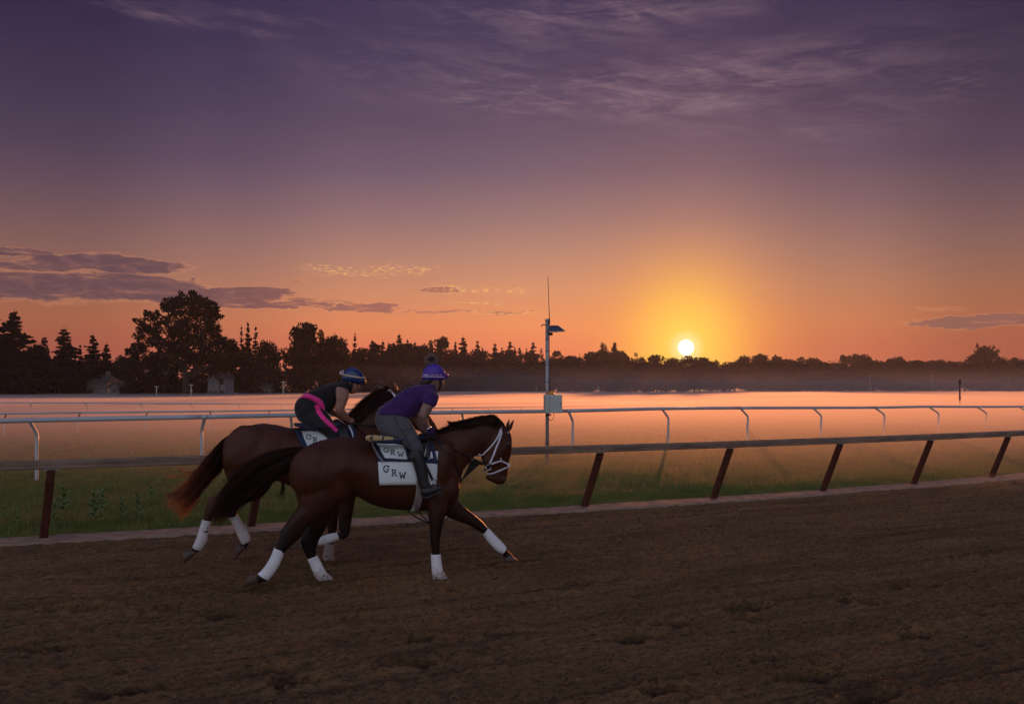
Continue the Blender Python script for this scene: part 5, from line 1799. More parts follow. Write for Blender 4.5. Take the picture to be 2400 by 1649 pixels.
    hair('forelock', hm, mn, [[pl.p(c2(*q), 0) for q in ((1420, 520), (1390, 480), (1350, 478), (1315, 470))], [pl.p(c2(*q), 0) for q in ((1400, 520), (1370, 495), (1345, 495), (1330, 500))]], 40, 22, .003, .01, 6)
    # hairs hanging at the flank between the horses
    hair('belly_hair', M_MANE, t, [[pl.p(c4(*q), 0) for q in ((640, 150), (635, 220), (600, 300), (520, 370))], [pl.p(c4(*q), 0) for q in ((655, 150), (660, 230), (645, 310), (610, 380))], [pl.p(c4(*q), 0) for q in ((670, 150), (685, 220), (670, 280), (640, 350))]], 36, 23, .003, .02, 7)
    m = MB(); strap(m, bv, pl, [c2(1360, 540), c2(1400, 520), c2(1440, 560), c2(1470, 600), c2(1490, 640)], .022, lat=.09); bd = m.build('bridle', M_WLEATH, t)
    m = MB(); m.tube([Vector(q) for q in crom([list(pl.p(c2(*q), l_)) for q, l_ in [((870, 940), .15), ((980, 960), .16), ((1120, 975), .15), ((1260, 970), .13), ((1420, 950), .12), ((1560, 900), .10)]], 4)], .008, 6); m.build('rein', M_LEATH, t, True)
    m = MB(); strap(m, bv, pl, [c2(900, 970), c2(1000, 1040), c2(1080, 1110), c2(1160, 1180)], .016, lat=.14); m.build('neck_strap', M_LEATH, t)
    return t, bv, pl


FH, FBV, _ = far_horse()


# ------------------------------------------------------------------ saddlery
def drape(name, bvs, pl, C, quad, nx, ny, off, mat_, parent, lat=.30, curve=None, th=.006, rows=None):
    """cloth laid on the flank: quad = TL, TR, BR, BL in the drawing"""
    tl, tr, br, bl = [np.array(q, float) for q in quad]
    V = []
    for j in range(ny + 1):
        for i in range(nx + 1):
            s, q = i / nx, j / ny
            p = (tl * (1 - s) + tr * s) * (1 - q) + (bl * (1 - s) + br * s) * q
            if curve:
                p = p + np.array(curve(s, q))
            w, n_ = cast(bvs, pl, C(*p), off, lat)
            V.append(w)
    # soften
    A = np.array([list(v) for v in V]).reshape(ny + 1, nx + 1, 3)
    for _i in range(3):
        B_ = A.copy(); B_[1:-1, 1:-1] = (A[1:-1, 1:-1] * 2 + A[:-2, 1:-1] + A[2:, 1:-1] + A[1:-1, :-2] + A[1:-1, 2:]) / 6; A = B_
    wr = fbm(A[..., 0] * 14 + A[..., 2] * 5, A[..., 2] * 9, 3, 5) - .5
    A += np.array(list(pl.n)) * (.004 + wr * .014)[..., None]
    P = A.reshape(-1, 3); W = nx + 1
    Q = [(j * W + i, (j + 1) * W + i, (j + 1) * W + i + 1, j * W + i + 1) for j in range(ny) for i in range(nx)]
    me = np_mesh(name, P, Q, True)
    o = obj(name, me, mat_, parent, True)
    sd = o.modifiers.new('t', 'SOLIDIFY'); sd.thickness = th; sd.offset = 0
    return o, A


GLYPH = {
    'G': [[(.92, .68), (.80, .92), (.50, 1.0), (.20, .88), (.06, .50), (.20, .12), (.50, .0), (.78, .08), (.84, .40)], [(.55, .42), (1.02, .42)], [(.93, .98), (.93, .68)]],
    'R': [[(.22, 0), (.22, 1)], [(.04, 0), (.44, 0)], [(.04, 1), (.22, 1), (.58, .98), (.80, .80), (.62, .56), (.22, .52)], [(.50, .52), (.72, .12), (.90, .02), (1.04, .02)]],
    'W': [[(.16, 1), (.34, .0), (.52, .78), (.70, .0), (.88, 1)], [(.0, 1), (.34, 1)], [(.70, 1), (1.04, 1)]],
}


def letters(spec, bvs, pl, C, parent, off, lat=.3, wd=.17):
    """spec: list of (char, x, y, w, h, slant) with x,y the top-left corner in the drawing"""
    for ch, x, y, w, h, sl in spec:
        m = MB()
        for st in GLYPH[ch]:
            pts = [(x + a * w, y + (1 - b) * h + a * sl) for a, b in st]
            if len(pts) > 2:
                pp = []
                for i in range(len(pts) - 1):
                    for q in range(3):
                        f = q / 3
                        pp.append((pts[i][0] * (1 - f) + pts[i + 1][0] * f, pts[i][1] * (1 - f) + pts[i + 1][1] * f))
                pts = pp + [pts[-1]]
            thin = len(st) == 2 and st[0][1] == st[1][1]
            hw = h * wd * (.35 if thin else .5)
            prev = None
            vs = []
            for i, p in enumerate(pts):
                a = np.array(pts[max(i - 1, 0)]); b = np.array(pts[min(i + 1, len(pts) - 1)])
                d = b - a; d = d / (np.linalg.norm(d) + 1e-9)
                nn = np.array([-d[1], d[0]]) * hw
                w1, _ = cast(bvs, pl, C(*(np.array(p) + nn)), off, lat); w2, _ = cast(bvs, pl, C(*(np.array(p) - nn)), off, lat)
                vs += [w1, w2]
            m.add(vs, [(i * 2, i * 2 + 1, i * 2 + 3, i * 2 + 2) for i in range(len(pts) - 1)])
        m.build('letter', M_INK, parent)


def bvh_objs(*obs):
    vs = []; fs = []; k = 0
    for o in obs:
        org = origin_of(o)
        vs += [v.co + org for v in o.data.vertices]; fs += [tuple(i + k for i in p.vertices) for p in o.data.polygons]; k = len(vs)
    return BVHTree.FromPolygons(vs, fs)


# near horse: lower white towel, navy-edged pad over it, saddle, girth, stirrup
pl = PN
b0 = pl.p(c1(1550, 700), .3)
tw = thing('saddle_towel', b0, 'plain white lettered towel hanging lowest on the near bay horse', 'saddle cloth')
lo, _ = drape('cloth', NBV, pl, c1, ((1372, 650), (1735, 650), (1724, 845), (1387, 847)), 16, 10, .012, M_WCLOTH, tw)
lb = bvh_objs(lo)
letters([('G', 1409, 734, 34, 38, 0), ('R', 1456, 758, 36, 36, 0), ('W', 1500, 775, 44, 36, 0)], lb, pl, c1, tw, .007)
pd = thing('saddle_pad', pl.p(c1(1500, 600), .3), 'white lettered saddle pad with wide navy border under the purple-shirted rider', 'saddle cloth')


def padcurve(s, q):
    return (10 * q * (1 - s) * 0, 0)


def pad_shape(x0t, x0b, x1t, x1b, yt, yb, r0):
    return None


P1 = [(1338, 590), (1690, 560), (1738, 712), (1405, 714)]
pad, _ = drape('pad', NBV, pl, c1, P1, 18, 10, .026, M_NAVY, pd, curve=lambda s, q: (-34 * q * (1 - q) * (1 - s) * 1.0 - 30 * (1 - s) ** 3 * q * q, (12 * s * s) * q))
P2 = [(1372, 598), (1535, 604), (1552, 696), (1420, 692)]
pb = bvh_objs(pad)
pan, _ = drape('panel', pb, pl, c1, P2, 12, 8, .011, M_WCLOTH, pd, curve=lambda s, q: (-18 * q * (1 - q) * (1 - s), 3 * s))
pb2 = bvh_objs(pan, pad)
letters([('G', 1410, 626, 34, 29, 3), ('R', 1448, 639, 34, 30, 3), ('W', 1490, 655, 42, 28, 3)], pb2, pl, c1, pd, .007)
drape('rear_panel', pb, pl, c1, [(1691, 652), (1696, 652), (1705, 690), (1672, 696)], 3, 4, .010, M_WCLOTH, pd)
drape('piping', pb, pl, c1, [(1341, 592), (1348, 592), (1412, 709), (1405, 713)], 2, 10, .008, M_GIRTH, pd, curve=lambda s, q: (-34 * q * (1 - q) - 30 * q * q * (1 - q), 0))

sd = thing('saddle', pl.p(c1(1550, 600), .2), 'small black exercise saddle with a tiger-striped fleece roll under the purple-shirted rider', 'saddle')
mb = MB()
loft(mb, pl, c1, [((1330, 585), (1335, 612), .16, 0), ((1420, 592), (1425, 625), .17, 0), ((1520, 585), (1525, 622), .17, 0), ((1600, 560), (1610, 615), .17, 0), ((1655, 535), (1680, 600), .15, 0), ((1700, 540), (1720, 590), .12, 0)], k=20)
obj('seat', fuse(mb, .012, 4), M_LEATH, sd, True)
drape('flap', pb, pl, c1, [(1560, 575), (1690, 560), (1685, 690), (1555, 700)], 8, 8, .02, M_LEATH, sd)


def tiger():
    m = bpy.data.materials.new('tiger_fleece'); m.use_nodes = True
    t = m.node_tree; g = G(t); b = t.nodes['Principled BSDF']
    tc = g.n('ShaderNodeTexCoord').outputs['Object']
    x, y, z = g.sep(tc)
    w = g.m('SINE', g.m('ADD', g.m('MULTIPLY', x, 52.0), g.m('MULTIPLY', g.noise(tc, 18, 2, .5), 4.5)))
    c = g.mix(g.smooth(w, .62, .80), g.mix(g.noise(tc, 60, 3, .6), (0.58, 0.40, 0.17), (0.40, 0.25, 0.10)), (0.03, 0.02, 0.015))
    g.put(b.inputs['Base Color'], c); b.inputs['Roughness'].default_value = .95; b.inputs['Sheen Weight'].default_value = .4
    bp = g.n('ShaderNodeBump'); bp.inputs['Distance'].default_value = .008; g.put(bp.inputs['Height'], g.noise(tc, 140, 3, .7)); g.put(b.inputs['Normal'], bp.outputs[0])
    return m


M_TIGER = tiger()
mb = MB()
loft(mb, pl, c2, [((1100, 1110), (1105, 1175), .05, .20), ((1150, 1097), (1145, 1190), .055, .20), ((1260, 1105), (1250, 1202), .055, .20), ((1380, 1118), (1370, 1207), .055, .20), ((1500, 1130), (1490, 1210), .05, .20), ((1560, 1150), (1550, 1210), .04, .20)], k=18)
obj('fleece_roll', fuse(mb, .009, 3), M_TIGER, sd, True)
m = MB(); strap(m, bvh_objs(lo), pl, [c5(485, 545), c5(500, 580), c5(505, 650), c5(478, 740), c5(445, 800), c5(432, 826)], .001, lat=.3)
gd, _ = drape('girth', NBV, pl, c5, [(478, 520), (545, 520), (505, 825), (425, 825)], 5, 14, .016, M_GIRTH, sd, curve=lambda s, q: (22 * math.sin(q * 3.1), 0), lat=.22)
m = MB(); m.tube([pl.p(c5(575, 370), .34), pl.p(c5(605, 430), .35), pl.p(c5(645, 520), .36)], .016, 6, flat=.35); m.build('stirrup_leather', M_LEATH, sd, True)
m = MB()
sp_ = [(648, 522), (660, 508), (678, 525), (705, 562), (735, 595), (722, 606), (690, 588), (640, 590), (636, 560), (648, 522)]
m.tube([Vector(q) for q in crom([list(pl.p(c5(*q), .36 + .03 * math.sin(i))) for i, q in enumerate(sp_)], 3)], .008, 6); m.build('stirrup', M_METAL, sd, True)

# far horse: pad and saddle
pl = PF
pd = thing('saddle_pad', pl.p(c1(1000, 560), .3), 'white lettered saddle pad with navy border under the rider in black and pink', 'saddle cloth')
pad, _ = drape('pad', FBV, pl, c1, [(878, 512), (1235, 500), (1265, 640), (945, 640)], 18, 10, .022, M_NAVY, pd, curve=lambda s, q: (-26 * q * (1 - q) * (1 - s) * 1.4, 0))
pb = bvh_objs(pad)
pan, _ = drape('panel', pb, pl, c1, [(924, 526), (1062, 538), (1092, 612), (964, 626)], 12, 8, .011, M_WCLOTH, pd, curve=lambda s, q: (-12 * q * (1 - q) * (1 - s), -6 * math.sin(s * 3.14) * (1 - q)))
pb2 = bvh_objs(pan, pad)
letters([('G', 950, 551, 34, 28, 3), ('R', 990, 568, 34, 30, 2), ('W', 1030, 586, 42, 28, 2)], pb2, pl, c1, pd, .007)
drape('edge_tape', pb, pl, c2, [(860, 985), (882, 985), (935, 1130), (922, 1130)], 2, 8, .009, M_WCLOTH, pd, curve=lambda s, q: (10 * math.sin(q * 3.1), 0))
sd2 = thing('saddle', pl.p(c1(1050, 520), .2), 'small dark blue exercise saddle under the rider in black and pink', 'saddle')
mb = MB()
loft(mb, pl, c2, [((165, 942), (165, 985), .15, 0), ((260, 945), (250, 1010), .18, 0), ((380, 980), (370, 1050), .19, 0), ((520, 1000), (520, 1080), .18, 0), ((640, 930), (650, 1060), .17, 0), ((720, 890), (760, 1030), .15, 0), ((800, 940), (830, 1010), .11, 0)], k=20)
obj('seat', fuse(mb, .011, 4), mat('navy_saddle', (0.02, 0.025, 0.05), .5, var=.1), sd2, True)
drape('flap', pb, pl, c2, [(560, 1000), (840, 980), (905, 1150), (600, 1180)], 8, 8, .02, M_LEATH, sd2)
# ================================================================== riders
def skin(name, base, red):
    m = bpy.data.materials.new(name); m.use_nodes = True
    t = m.node_tree; g = G(t); b = t.nodes['Principled BSDF']
    tc = g.n('ShaderNodeTexCoord').outputs['Object']
    c = g.mix(g.smooth(g.noise(tc, 16, 4, .6), .35, .7), base, red)
    g.put(b.inputs['Base Color'], c)
    b.inputs['Roughness'].default_value = .5
    b.inputs['Subsurface Weight'].default_value = .08
    b.inputs['Subsurface Scale'].default_value = .02
    return m


M_SKIN = skin('skin', (0.30, 0.145, 0.10), (0.24, 0.10, 0.07))
M_SKIN2 = skin('skin_inked', (0.27, 0.145, 0.11), (0.13, 0.075, 0.07))
M_PURP = mat('purple_shirt', (0.046, 0.012, 0.110), .9, col2=(0.028, 0.008, 0.075), vscale=6, bump=.006, bscale=14, sheen=.2)
M_GREY = mat('grey_heather', (0.088, 0.084, 0.095), .9, col2=(0.055, 0.052, 0.062), vscale=90, bump=.004, bscale=18, sheen=.2)
M_BLACK = mat('black_top', (0.009, 0.008, 0.009), .9, var=.2, bump=.005, bscale=14, sheen=.15)
M_BTIGHT = mat('black_tights', (0.010, 0.008, 0.011), .8, var=.2, bump=.003, bscale=16, sheen=.25)
M_PINK = mat('hot_pink', (0.86, 0.035, 0.30), .75, col2=(0.70, 0.025, 0.22), vscale=10, bump=.006, bscale=22, sheen=.2)
M_HELM2 = mat('purple_helmet', (0.075, 0.035, 0.36), .5, col2=(0.06, 0.03, 0.30), vscale=8, spec=.4)
M_HELM1 = mat('navy_helmet', (0.008, 0.028, 0.12), .25, var=.1, spec=.6)
M_HAIR = mat('brown_hair', (0.035, 0.015, 0.009), .5, var=.3, vscale=30, stretch=(1, 1, .2))
M_FUR = mat('grey_fur', (0.42, 0.32, 0.33), .9, col2=(0.12, 0.08, 0.09), vscale=22)
M_CREAM = mat('cream_strap', (0.50, 0.42, 0.28), .6, var=.08)
M_LENS = mat('goggle_lens', (0.22, 0.10, 0.08), .1, spec=.9)
M_LENSP = mat('pink_goggle', (0.40, 0.10, 0.25), .2, spec=.8)
M_BOOT = mat('black_boot', (0.012, 0.011, 0.012), .45, var=.3, bump=.002, bscale=20, spec=.45)
M_SOLE = mat('worn_shoe', (0.045, 0.035, 0.035), .8, var=.3)
M_GLOVE = mat('purple_glove', (0.035, 0.010, 0.09), .8, var=.2)
M_BOW = mat('white_ribbon', (0.70, 0.68, 0.70), .7, var=.05)


def hand(mb, w, d, s, p, sc=1.0):
    """w wrist, d along the hand, s towards the thumb, p palm side; fingers closed round a rein"""
    d, s, p = d.normalized(), s.normalized(), p.normalized()
    mb.tube([w - d * .02 * sc, w + d * .02 * sc, w + d * .055 * sc, w + d * .082 * sc], [.024 * sc, .031 * sc, .037 * sc, .031 * sc], 12, flat=.62, up=s)
    for i in range(4):
        L = (.95, 1.05, 1.0, .82)[i] * sc
        b = w + d * .080 * sc + s * (.027 - .018 * i) * sc - p * .004 * sc
        a1, a2, a3 = rad(48 + 4 * i), rad(130 + 5 * i), rad(195)
        p1 = b + (d * math.cos(a1) + p * math.sin(a1)) * .038 * L
        p2 = p1 + (d * math.cos(a2) + p * math.sin(a2)) * .026 * L
        p3 = p2 + (d * math.cos(a3) + p * math.sin(a3)) * .018 * L
        mb.tube([b - d * .02 * sc, b, p1, p2, p3], [.0095 * sc, .0100 * sc, .0092 * sc, .0084 * sc, .0065 * sc], 8)
    b = w + d * .025 * sc + s * .026 * sc + p * .008 * sc
    p1 = b + (d * .75 + s * .45 + p * .35).normalized() * .036 * sc
    p2 = p1 + (d * .8 + s * .0 + p * .55).normalized() * .030 * sc
    mb.tube([b - d * .012 * sc, b, p1, p2], [.014 * sc, .0125 * sc, .0108 * sc, .0080 * sc], 8)


def dome(pl, C, st, k=28, sub=4):
    mb = MB(); loft(mb, pl, C, st, sub, k, capr=.25); return mb


def rider_purple():
    pl = PN; C = c2
    seat = pl.p(C(1450, 1050), 0)
    t = thing('person', (seat.x, seat.y, 0), 'rider in a purple shirt and grey leggings crouching over the near bay horse', 'person')
    hips = [((1290, 1085), (1450, 1120), .10, 0), ((1235, 1000), (1560, 1030), .155, 0), ((1216, 900), (1640, 930), .17, 0), ((1228, 830), (1640, 890), .165, 0), ((1255, 770), (1610, 840), .15, 0)]
    torso = [((1236, 800), (1560, 880), .166, 0), ((1256, 768), (1610, 872), .166, 0), ((1330, 702), (1660, 885), .156, 0), ((1430, 628), (1715, 865), .150, 0), ((1560, 538), (1790, 800), .160, 0), ((1680, 478), (1880, 715), .175, 0), ((1770, 450), (1975, 655), .175, 0),
             ((1850, 440), (2022, 590), .145, 0), ((1905, 445), (2020, 530), .085, 0)]
    thigh = [((1255, 1010), (1520, 830), .095, .09), ((1330, 1085), (1610, 870), .10, .14), ((1440, 1140), (1690, 960), .092, .19), ((1540, 1190), (1750, 1080), .082, .23), ((1620, 1245), (1795, 1180), .072, .26), ((1680, 1300), (1822, 1262), .064, .28), ((1700, 1330), (1828, 1310), .060, .285)]
    thigh2 = [(a, b, w, -l) for a, b, w, l in thigh]
    calf = [((435, 232), (548, 236), .060, .29), ((436, 300), (560, 300), .060, .30), ((455, 372), (583, 372), .058, .305), ((480, 450), (598, 450), .052, .31), ((500, 530), (608, 530), .044, .315), ((522, 600), (622, 590), .042, .32)]
    calf2 = [(a, b, w, -l) for a, b, w, l in calf]
    foot = [((540, 590), (552, 685), .036, .32), ((575, 585), (582, 692), .040, .325), ((625, 578), (628, 672), .042, .33), ((672, 576), (672, 648), .043, .335), ((715, 578), (712, 628), .038, .335), ((738, 584), (736, 608), .026, .335)]
    arm = [((1860, 560), (2005, 590), .052, .155), ((1842, 640), (1990, 680), .050, .175), ((1808, 735), (1948, 780), .047, .185), ((1772, 830), (1905, 862), .044, .19), ((1782, 900), (1900, 925), .042, .18), ((1818, 975), (1915, 975), .034, .16), ((1862, 1035), (1935, 1010), .027, .14)]
    arm2 = [((1820, 600), (1980, 640), .055, -.16), ((1760, 740), (1880, 780), .048, -.19), ((1690, 850), (1790, 870), .040, -.19), ((1690, 910), (1770, 880), .038, -.17), ((1745, 985), (1822, 945), .033, -.13), ((1785, 1045), (1845, 1005), .027, -.10)]
    head = [((1850, 300), (2095, 300), .074, 0), ((1842, 370), (2102, 375), .078, 0), ((1862, 425), (2098, 430), .073, 0), ((1900, 470), (2090, 470), .064, 0), ((1955, 505), (2078, 505), .052, 0), ((2005, 525), (2062, 537), .036, 0)]
    neck = [((1830, 470), (2000, 560), .060, 0), ((1862, 420), (2015, 520), .058, 0), ((1880, 380), (2030, 470), .055, 0)]
    mb = MB()
    for st, cc in ((hips, C), (torso, C), (thigh, C), (thigh2, C)):
        loft(mb, pl, cc, st, 3, 16, infl=-.012)
    for st in (calf, calf2):
        loft(mb, pl, c5, st, 3, 14, infl=-.008)
    loft(mb, pl, c5, foot, 3, 12, infl=-.008); loft(mb, pl, c5, [(a, b, w, -l) for a, b, w, l in foot], 3, 12, infl=-.008)
    for st in (arm, arm2, head, neck):
        loft(mb, pl, C, st, 4, 18)
    ball(mb, pl.p(C(2100, 448), 0), pl.n * .012, pl.u * .016, Vector((0, 0, .017)))     # nose
    ball(mb, pl.p(C(2084, 486), 0), pl.n * .020, pl.u * .012, Vector((0, 0, .016)))     # lips
    ball(mb, pl.p(C(2034, 408), .078), pl.n * .010, pl.u * .014, Vector((.004, 0, .026)))   # ear
    w2 = pl.p(C(1815, 1025), -.10)
    hand(mb, w2, (pl.u * .8 + Vector((0, 0, -.45))), Vector((0, 0, 1)) + pl.u * .4, pl.n, .95)
    body = obj('body', fuse(mb, .0068, 3), M_SKIN2, t, True)
    # clothes
    mb = MB(); loft(mb, pl, C, torso, 4, 26, infl=.002); sl = [((1800, 500), (2012, 560), .078, .120), ((1838, 545), (2036, 592), .080, .150), ((1824, 620), (2028, 665), .076, .172), ((1818, 672), (1984, 738), .072, .182)]
    loft(mb, pl, C, sl, 4, 18, capr=.12); loft(mb, pl, C, [((1815, 590), (1990, 630), .064, -.15), ((1790, 680), (1940, 730), .062, -.18)], 4, 16, capr=.12)
    me = relief(fuse(mb, .0085, 4), .011, 12, 3)
    shirt = obj('shirt', me, M_PURP, t, True)
    mb = MB(); loft(mb, pl, C, hips, 4, 26, infl=.004); loft(mb, pl, C, thigh, 4, 20, infl=.003); loft(mb, pl, C, thigh2, 4, 20, infl=.003)
    me = relief(fuse(mb, .0085, 5), .007, 13, 9)
    bvp = bvh_of(me)
    leg = obj('leggings', me, M_GREY, t, True)
    for pts in ([(1475, 800), (1480, 900), (1520, 990), (1575, 1070), (1620, 1160), (1680, 1260)], [(1570, 1050), (1640, 1030), (1720, 1010)], [(1480, 805), (1540, 830), (1600, 880)]):
        m = MB(); strap(m, bvp, pl, [C(*q) for q in pts], .006, off=.001, lat=.2, thick=.002); m.build('seam', M_BLACK, leg)
    for sgn in (1, -1):
        mb = MB(); loft(mb, pl, C, [((1672, 1285), (1826, 1290), .068, .285 * sgn), ((1660, 1340), (1822, 1340), .068, .287 * sgn), ((1640, 1400), (1800, 1400), .062, .29 * sgn)], 3, 18, capr=.2)
        loft(mb, pl, c5, [(a, b, w, l * sgn) for a, b, w, l in calf], 4, 18, infl=.002)
        obj('boot_shaft', fuse(mb, .0085, 3), M_BOOT, t, True)
        mb = MB(); loft(mb, pl, c5, [(a, b, w, l * sgn) for a, b, w, l in foot], 4, 16, infl=.002)
        b_ = obj('boot', fuse(mb, .0075, 2), M_BOOT, t, True)
        m = MB(); loft(m, pl, c5, [((545, 680), (556, 696), .036, .325 * sgn), ((585, 686), (588, 704), .042, .325 * sgn), ((628, 668), (632, 684), .044, .33 * sgn), ((672, 645), (676, 660), .045, .335 * sgn), ((714, 624), (716, 640), .040, .335 * sgn), ((742, 604), (742, 616), .028, .335 * sgn)], 2, 12)
        m.build('sole', M_SOLE, b_, True)
    w1 = pl.p(C(1900, 1020), .145)
    mb = MB(); hand(mb, w1, (pl.u * .80 + Vector((0, 0, -.75)) - pl.n * .2), Vector((0, 0, .8)) + pl.u * .6, -pl.n, 1.08)
    obj('glove', fuse(mb, .0042, 2), M_GLOVE, t, True)
    m = MB(); a_, b_ = pl.p(C(1862, 1022), .15), pl.p(C(1938, 1000), .145)
    cc = (a_ + b_) / 2
    ax = (pl.p(C(1900, 1040), .14) - pl.p(C(1850, 960), .16)).normalized()
    m.tube([cc - ax * .009, cc + ax * .009], .036, 16, flat=.9); m.build('watch_band', M_METAL, t, True)
    # head gear
    hm = dome(pl, C, [((1822, 372), (2118, 378), .104, 0), ((1818, 340), (2132, 350), .112, 0), ((1828, 300), (2126, 310), .114, 0), ((1846, 258), (2106, 266), .110, 0), ((1868, 225), (2082, 233), .095, 0), ((1894, 200), (2056, 207), .074, 0), ((1925, 183), (2026, 188), .048, 0)])
    helm = obj('helmet', fuse(hm, .006, 2), M_HELM2, t, True)
    hb = bvh_objs(helm)
    m = MB(); loft(m, pl, C, [((2060, 352), (2050, 378), .09, 0), ((2110, 350), (2105, 372), .085, 0), ((2150, 348), (2150, 362), .055, 0)], 3, 16, capr=.2); m.build('peak', M_HELM2, helm, True)
    m = MB(); strap(m, hb, pl, [C(1816, 346), C(1880, 344), C(1960, 345), C(2040, 346), C(2110, 350)], .007, off=.002, lat=.05, thick=.002); m.build('white_line', M_BOW, helm)
    r = random.Random(3)
    cols = [mat('band_white', (.7, .7, .75), .6), mat('band_red', (.5, .05, .05), .6), mat('band_orange', (.6, .25, .05), .6), mat('band_blue', (.12, .12, .5), .6)]
    for i in range(18):
        x = 1835 + i * 14
        m = MB(); strap(m, hb, pl, [C(x, 326 + r.uniform(-5, 5)), C(x + 8, 322 + r.uniform(-5, 5))], .011, off=.002, lat=.05, sub=2, thick=.002); m.build('band_pattern', cols[i % 4 if i > 4 else 0], helm)
    m = MB(); ball(m, pl.p(C(2140, 325), .03), pl.n * .06, pl.u * .018, Vector((0, 0, .026))); m.build('goggles', M_LENSP, helm, True)
    # fur pompom
    pc = pl.p(C(1950, 130), 0)
    rr = np.random.RandomState(4)
    V = []; Q = []
    for i in range(2600):
        d = rr.randn(3); d /= np.linalg.norm(d)
        L = .072 * (.55 + .5 * rr.rand()); s = np.cross(d, rr.randn(3)); s /= np.linalg.norm(s)
        o_ = np.array(list(pc)); tip = o_ + d * L + np.array([-.006, 0, -.004]) + rr.randn(3) * .010
        V += [o_ + d * .012 - s * .0026, o_ + d * .012 + s * .0026, tip + s * .0014, tip - s * .0014]; Q.append((4 * i, 4 * i + 1, 4 * i + 2, 4 * i + 3))
    obj('pompom', np_mesh('pompom', np.array(V), np.array(Q)), M_FUR, helm)
    # hair under the helmet and ponytail
    mb = MB(); loft(mb, pl, C, [((1838, 372), (2010, 380), .082, 0), ((1815, 400), (1985, 415), .080, 0), ((1800, 430), (1940, 440), .07, 0), ((1806, 455), (1900, 455), .05, 0)], 4, 16)
    obj('hair', fuse(mb, .007, 2), M_HAIR, t, True)
    m = MB(); bb = bvh_objs(body); strap(m, bb, pl, [C(2040, 385), C(2055, 430), C(2050, 480), C(2030, 515)], .022, off=.003, lat=.07); m.build('chin_strap', M_BLACK, t)
    m = MB(); ball(m, pl.p(C(2085, 420), .05), pl.n * .006, pl.u * .010, Vector((0, 0, .006))); m.build('eye', M_EYE, t, True)
    # whip
    a_, b_ = pl.p(C(1918, 1100), .24), pl.p(C(1836, 1438), .34)
    wh = thing('riding_whip', b_, 'thin pale riding whip held in the purple glove', 'whip')
    m = MB(); m.tube([a_, a_.lerp(b_, .25)], [.007, .006], 8); m.build('handle', M_LEATH, wh, True)
    m = MB(); m.tube([a_.lerp(b_, .25), b_], [.0048, .0038], 6); m.build('shaft', M_METAL, wh, True)
    m = MB(); m.tube([b_.lerp(a_, .1), b_], [.006, .008], 6); m.build('flap', M_LEATH, wh, True)
    return t


